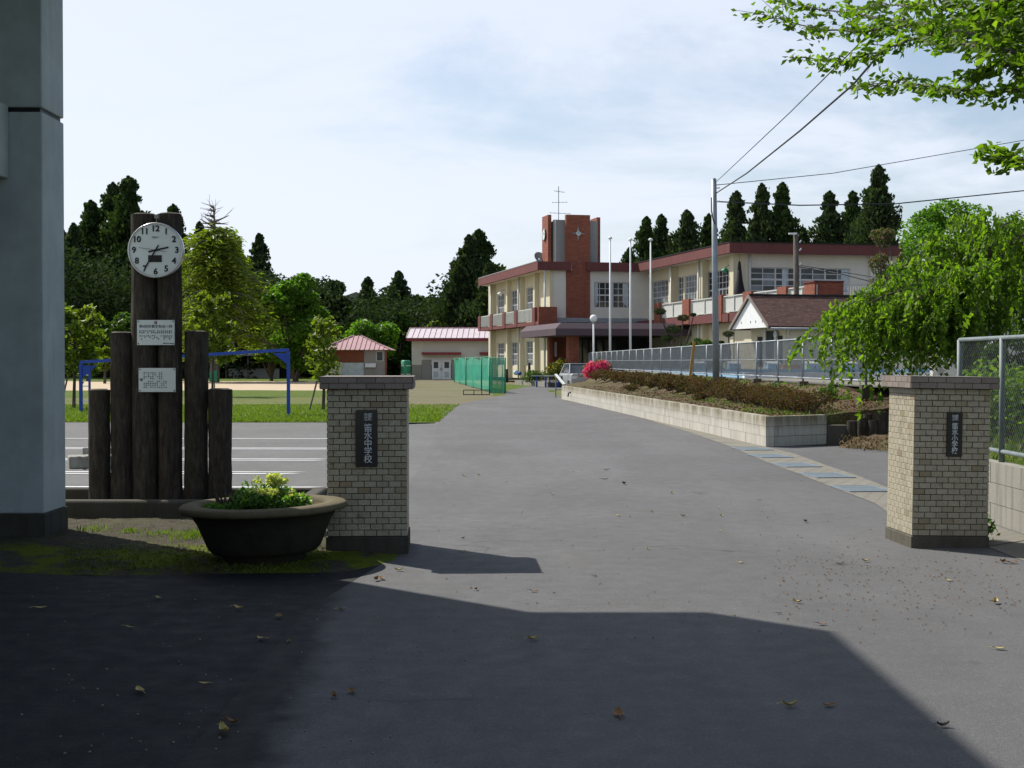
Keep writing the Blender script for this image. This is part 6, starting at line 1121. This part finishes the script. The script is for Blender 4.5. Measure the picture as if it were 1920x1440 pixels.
# overhanging cherry at the upper right: trunk stands outside the frame
def overhang():
    base = Vector((6.9, 11.2, .5)); t = thing('overhanging_cherry', 'leafy cherry boughs reaching in over the gate at the upper right', 'tree', base); mb = MB(base); crotch = Vector((6.6, 11.3, 2.6)); mb.tube([base, crotch, Vector((6.3, 11.4, 3.8))], [.2, .16, .12], 10); Ps, Us, Ss = [], [], []
    boughs = [([(2080, 120, 10.5), (1920, 92, 10.8), (1800, 55, 11.5), (1700, 42, 12.5), (1560, 20, 13.5), (1470, 5, 14)], .5), ([(2080, 90, 10.0), (1930, 40, 10.4), (1840, 45, 11), (1700, 48, 12.3), (1600, 60, 13), (1520, 52, 13.5), (1436, 28, 14)], .5), ([(2060, 110, 9.5), (1900, 70, 10), (1780, 60, 11), (1730, 66, 11.4), (1660, 92, 12), (1590, 113, 12.5), (1500, 108, 13)], .35), ([(2060, 190, 9.5), (1925, 168, 10), (1850, 172, 10.6), (1760, 166, 11.2), (1690, 150, 11.8), (1610, 165, 12.3)], .4), ([(2050, 60, 9), (1930, 20, 9.4), (1800, 15, 10), (1720, 10, 10.6), (1640, 12, 11.5)], .5), ([(2050, 130, 8.6), (1930, 95, 9), (1860, 90, 9.4), (1790, 78, 10), (1740, 62, 10.5)], .4), ([(2060, 320, 9.5), (1930, 300, 9.8), (1885, 290, 10), (1858, 292, 10.2)], .25), ([(2060, 150, 9.2), (1940, 130, 9.6), (1870, 120, 10), (1830, 135, 10.2)], .35), ([(2080, -40, 9), (1900, -60, 9.5), (1750, -50, 10.5), (1600, -60, 12)], .6), ([(2080, -20, 8), (1950, -10, 8.6), (1860, 0, 9.2), (1780, -8, 10)], .5), ([(2060, 60, 8.5), (1940, 60, 9), (1880, 40, 9.5), (1830, 28, 10)], .4)]
    for (pts_, wd) in boughs:
        q0 = [at(*p_) for p_ in pts_]; q = []
        for a_, b_ in zip(q0, q0[1:]):
            for k in range(5): q.append(a_.lerp(b_, k / 5) + Vector((0, 0, random.uniform(-.012, .012))))
        q.append(q0[-1]); mb.tube([Vector((6.3, 11.4, 3.8)) if q0[0].z > 2.2 else Vector((6.55, 11.3, 2.9)), q[0]], [.05, .03], 6, False); n_ = len(q); mb.tube(q, [.02 * (1 - k / n_) + .004 for k in range(n_)], 6)
        for k in range(2, n_):
            for r_ in range(2):
                d = (q[k] - q[k - 1]).normalized(); sd = Vector((random.uniform(-1, 1), random.uniform(-1, 1), random.uniform(-.35, .3))); l = random.uniform(.12, .5) * wd * 2 * (1 - .35 * k / n_); e = q[k] + (d * .9 + sd * .8).normalized() * l; mb.tube([q[k], e], [.005, .002], 3, False); m_ = int(l / (.016 + .014 * k / n_)) + 2; tt = rng.random(m_)
                c_ = np.array(q[k]) * (1 - tt[:, None]) + np.array(e) * tt[:, None] + rng.normal(size=(m_, 3)) * (.045, .045, .034); c_[:, 2] -= .012; Ps.append(c_); dd = np.array(d + sd * .6); Us.append(np.tile(dd, (m_, 1)) + (0, 0, -.3) + rng.normal(size=(m_, 3)) * .35)
    # rest of the crown outside the frame
    for k in range(26): c = (6.6 + random.uniform(-1.2, 2), 11.3 + random.uniform(-2, 2), random.uniform(4.6, 6.4)); Ps.append(blob(c, (.7, .7, .35), 260, .3)); Us.append(rng.normal(size=(260, 3)))
    mb.build('trunk', M['graybark'], t, True); cards('crown', np.concatenate(Ps), .086, M['cherry'], t, tuple(base), 2.0, np.concatenate(Us))
overhang()
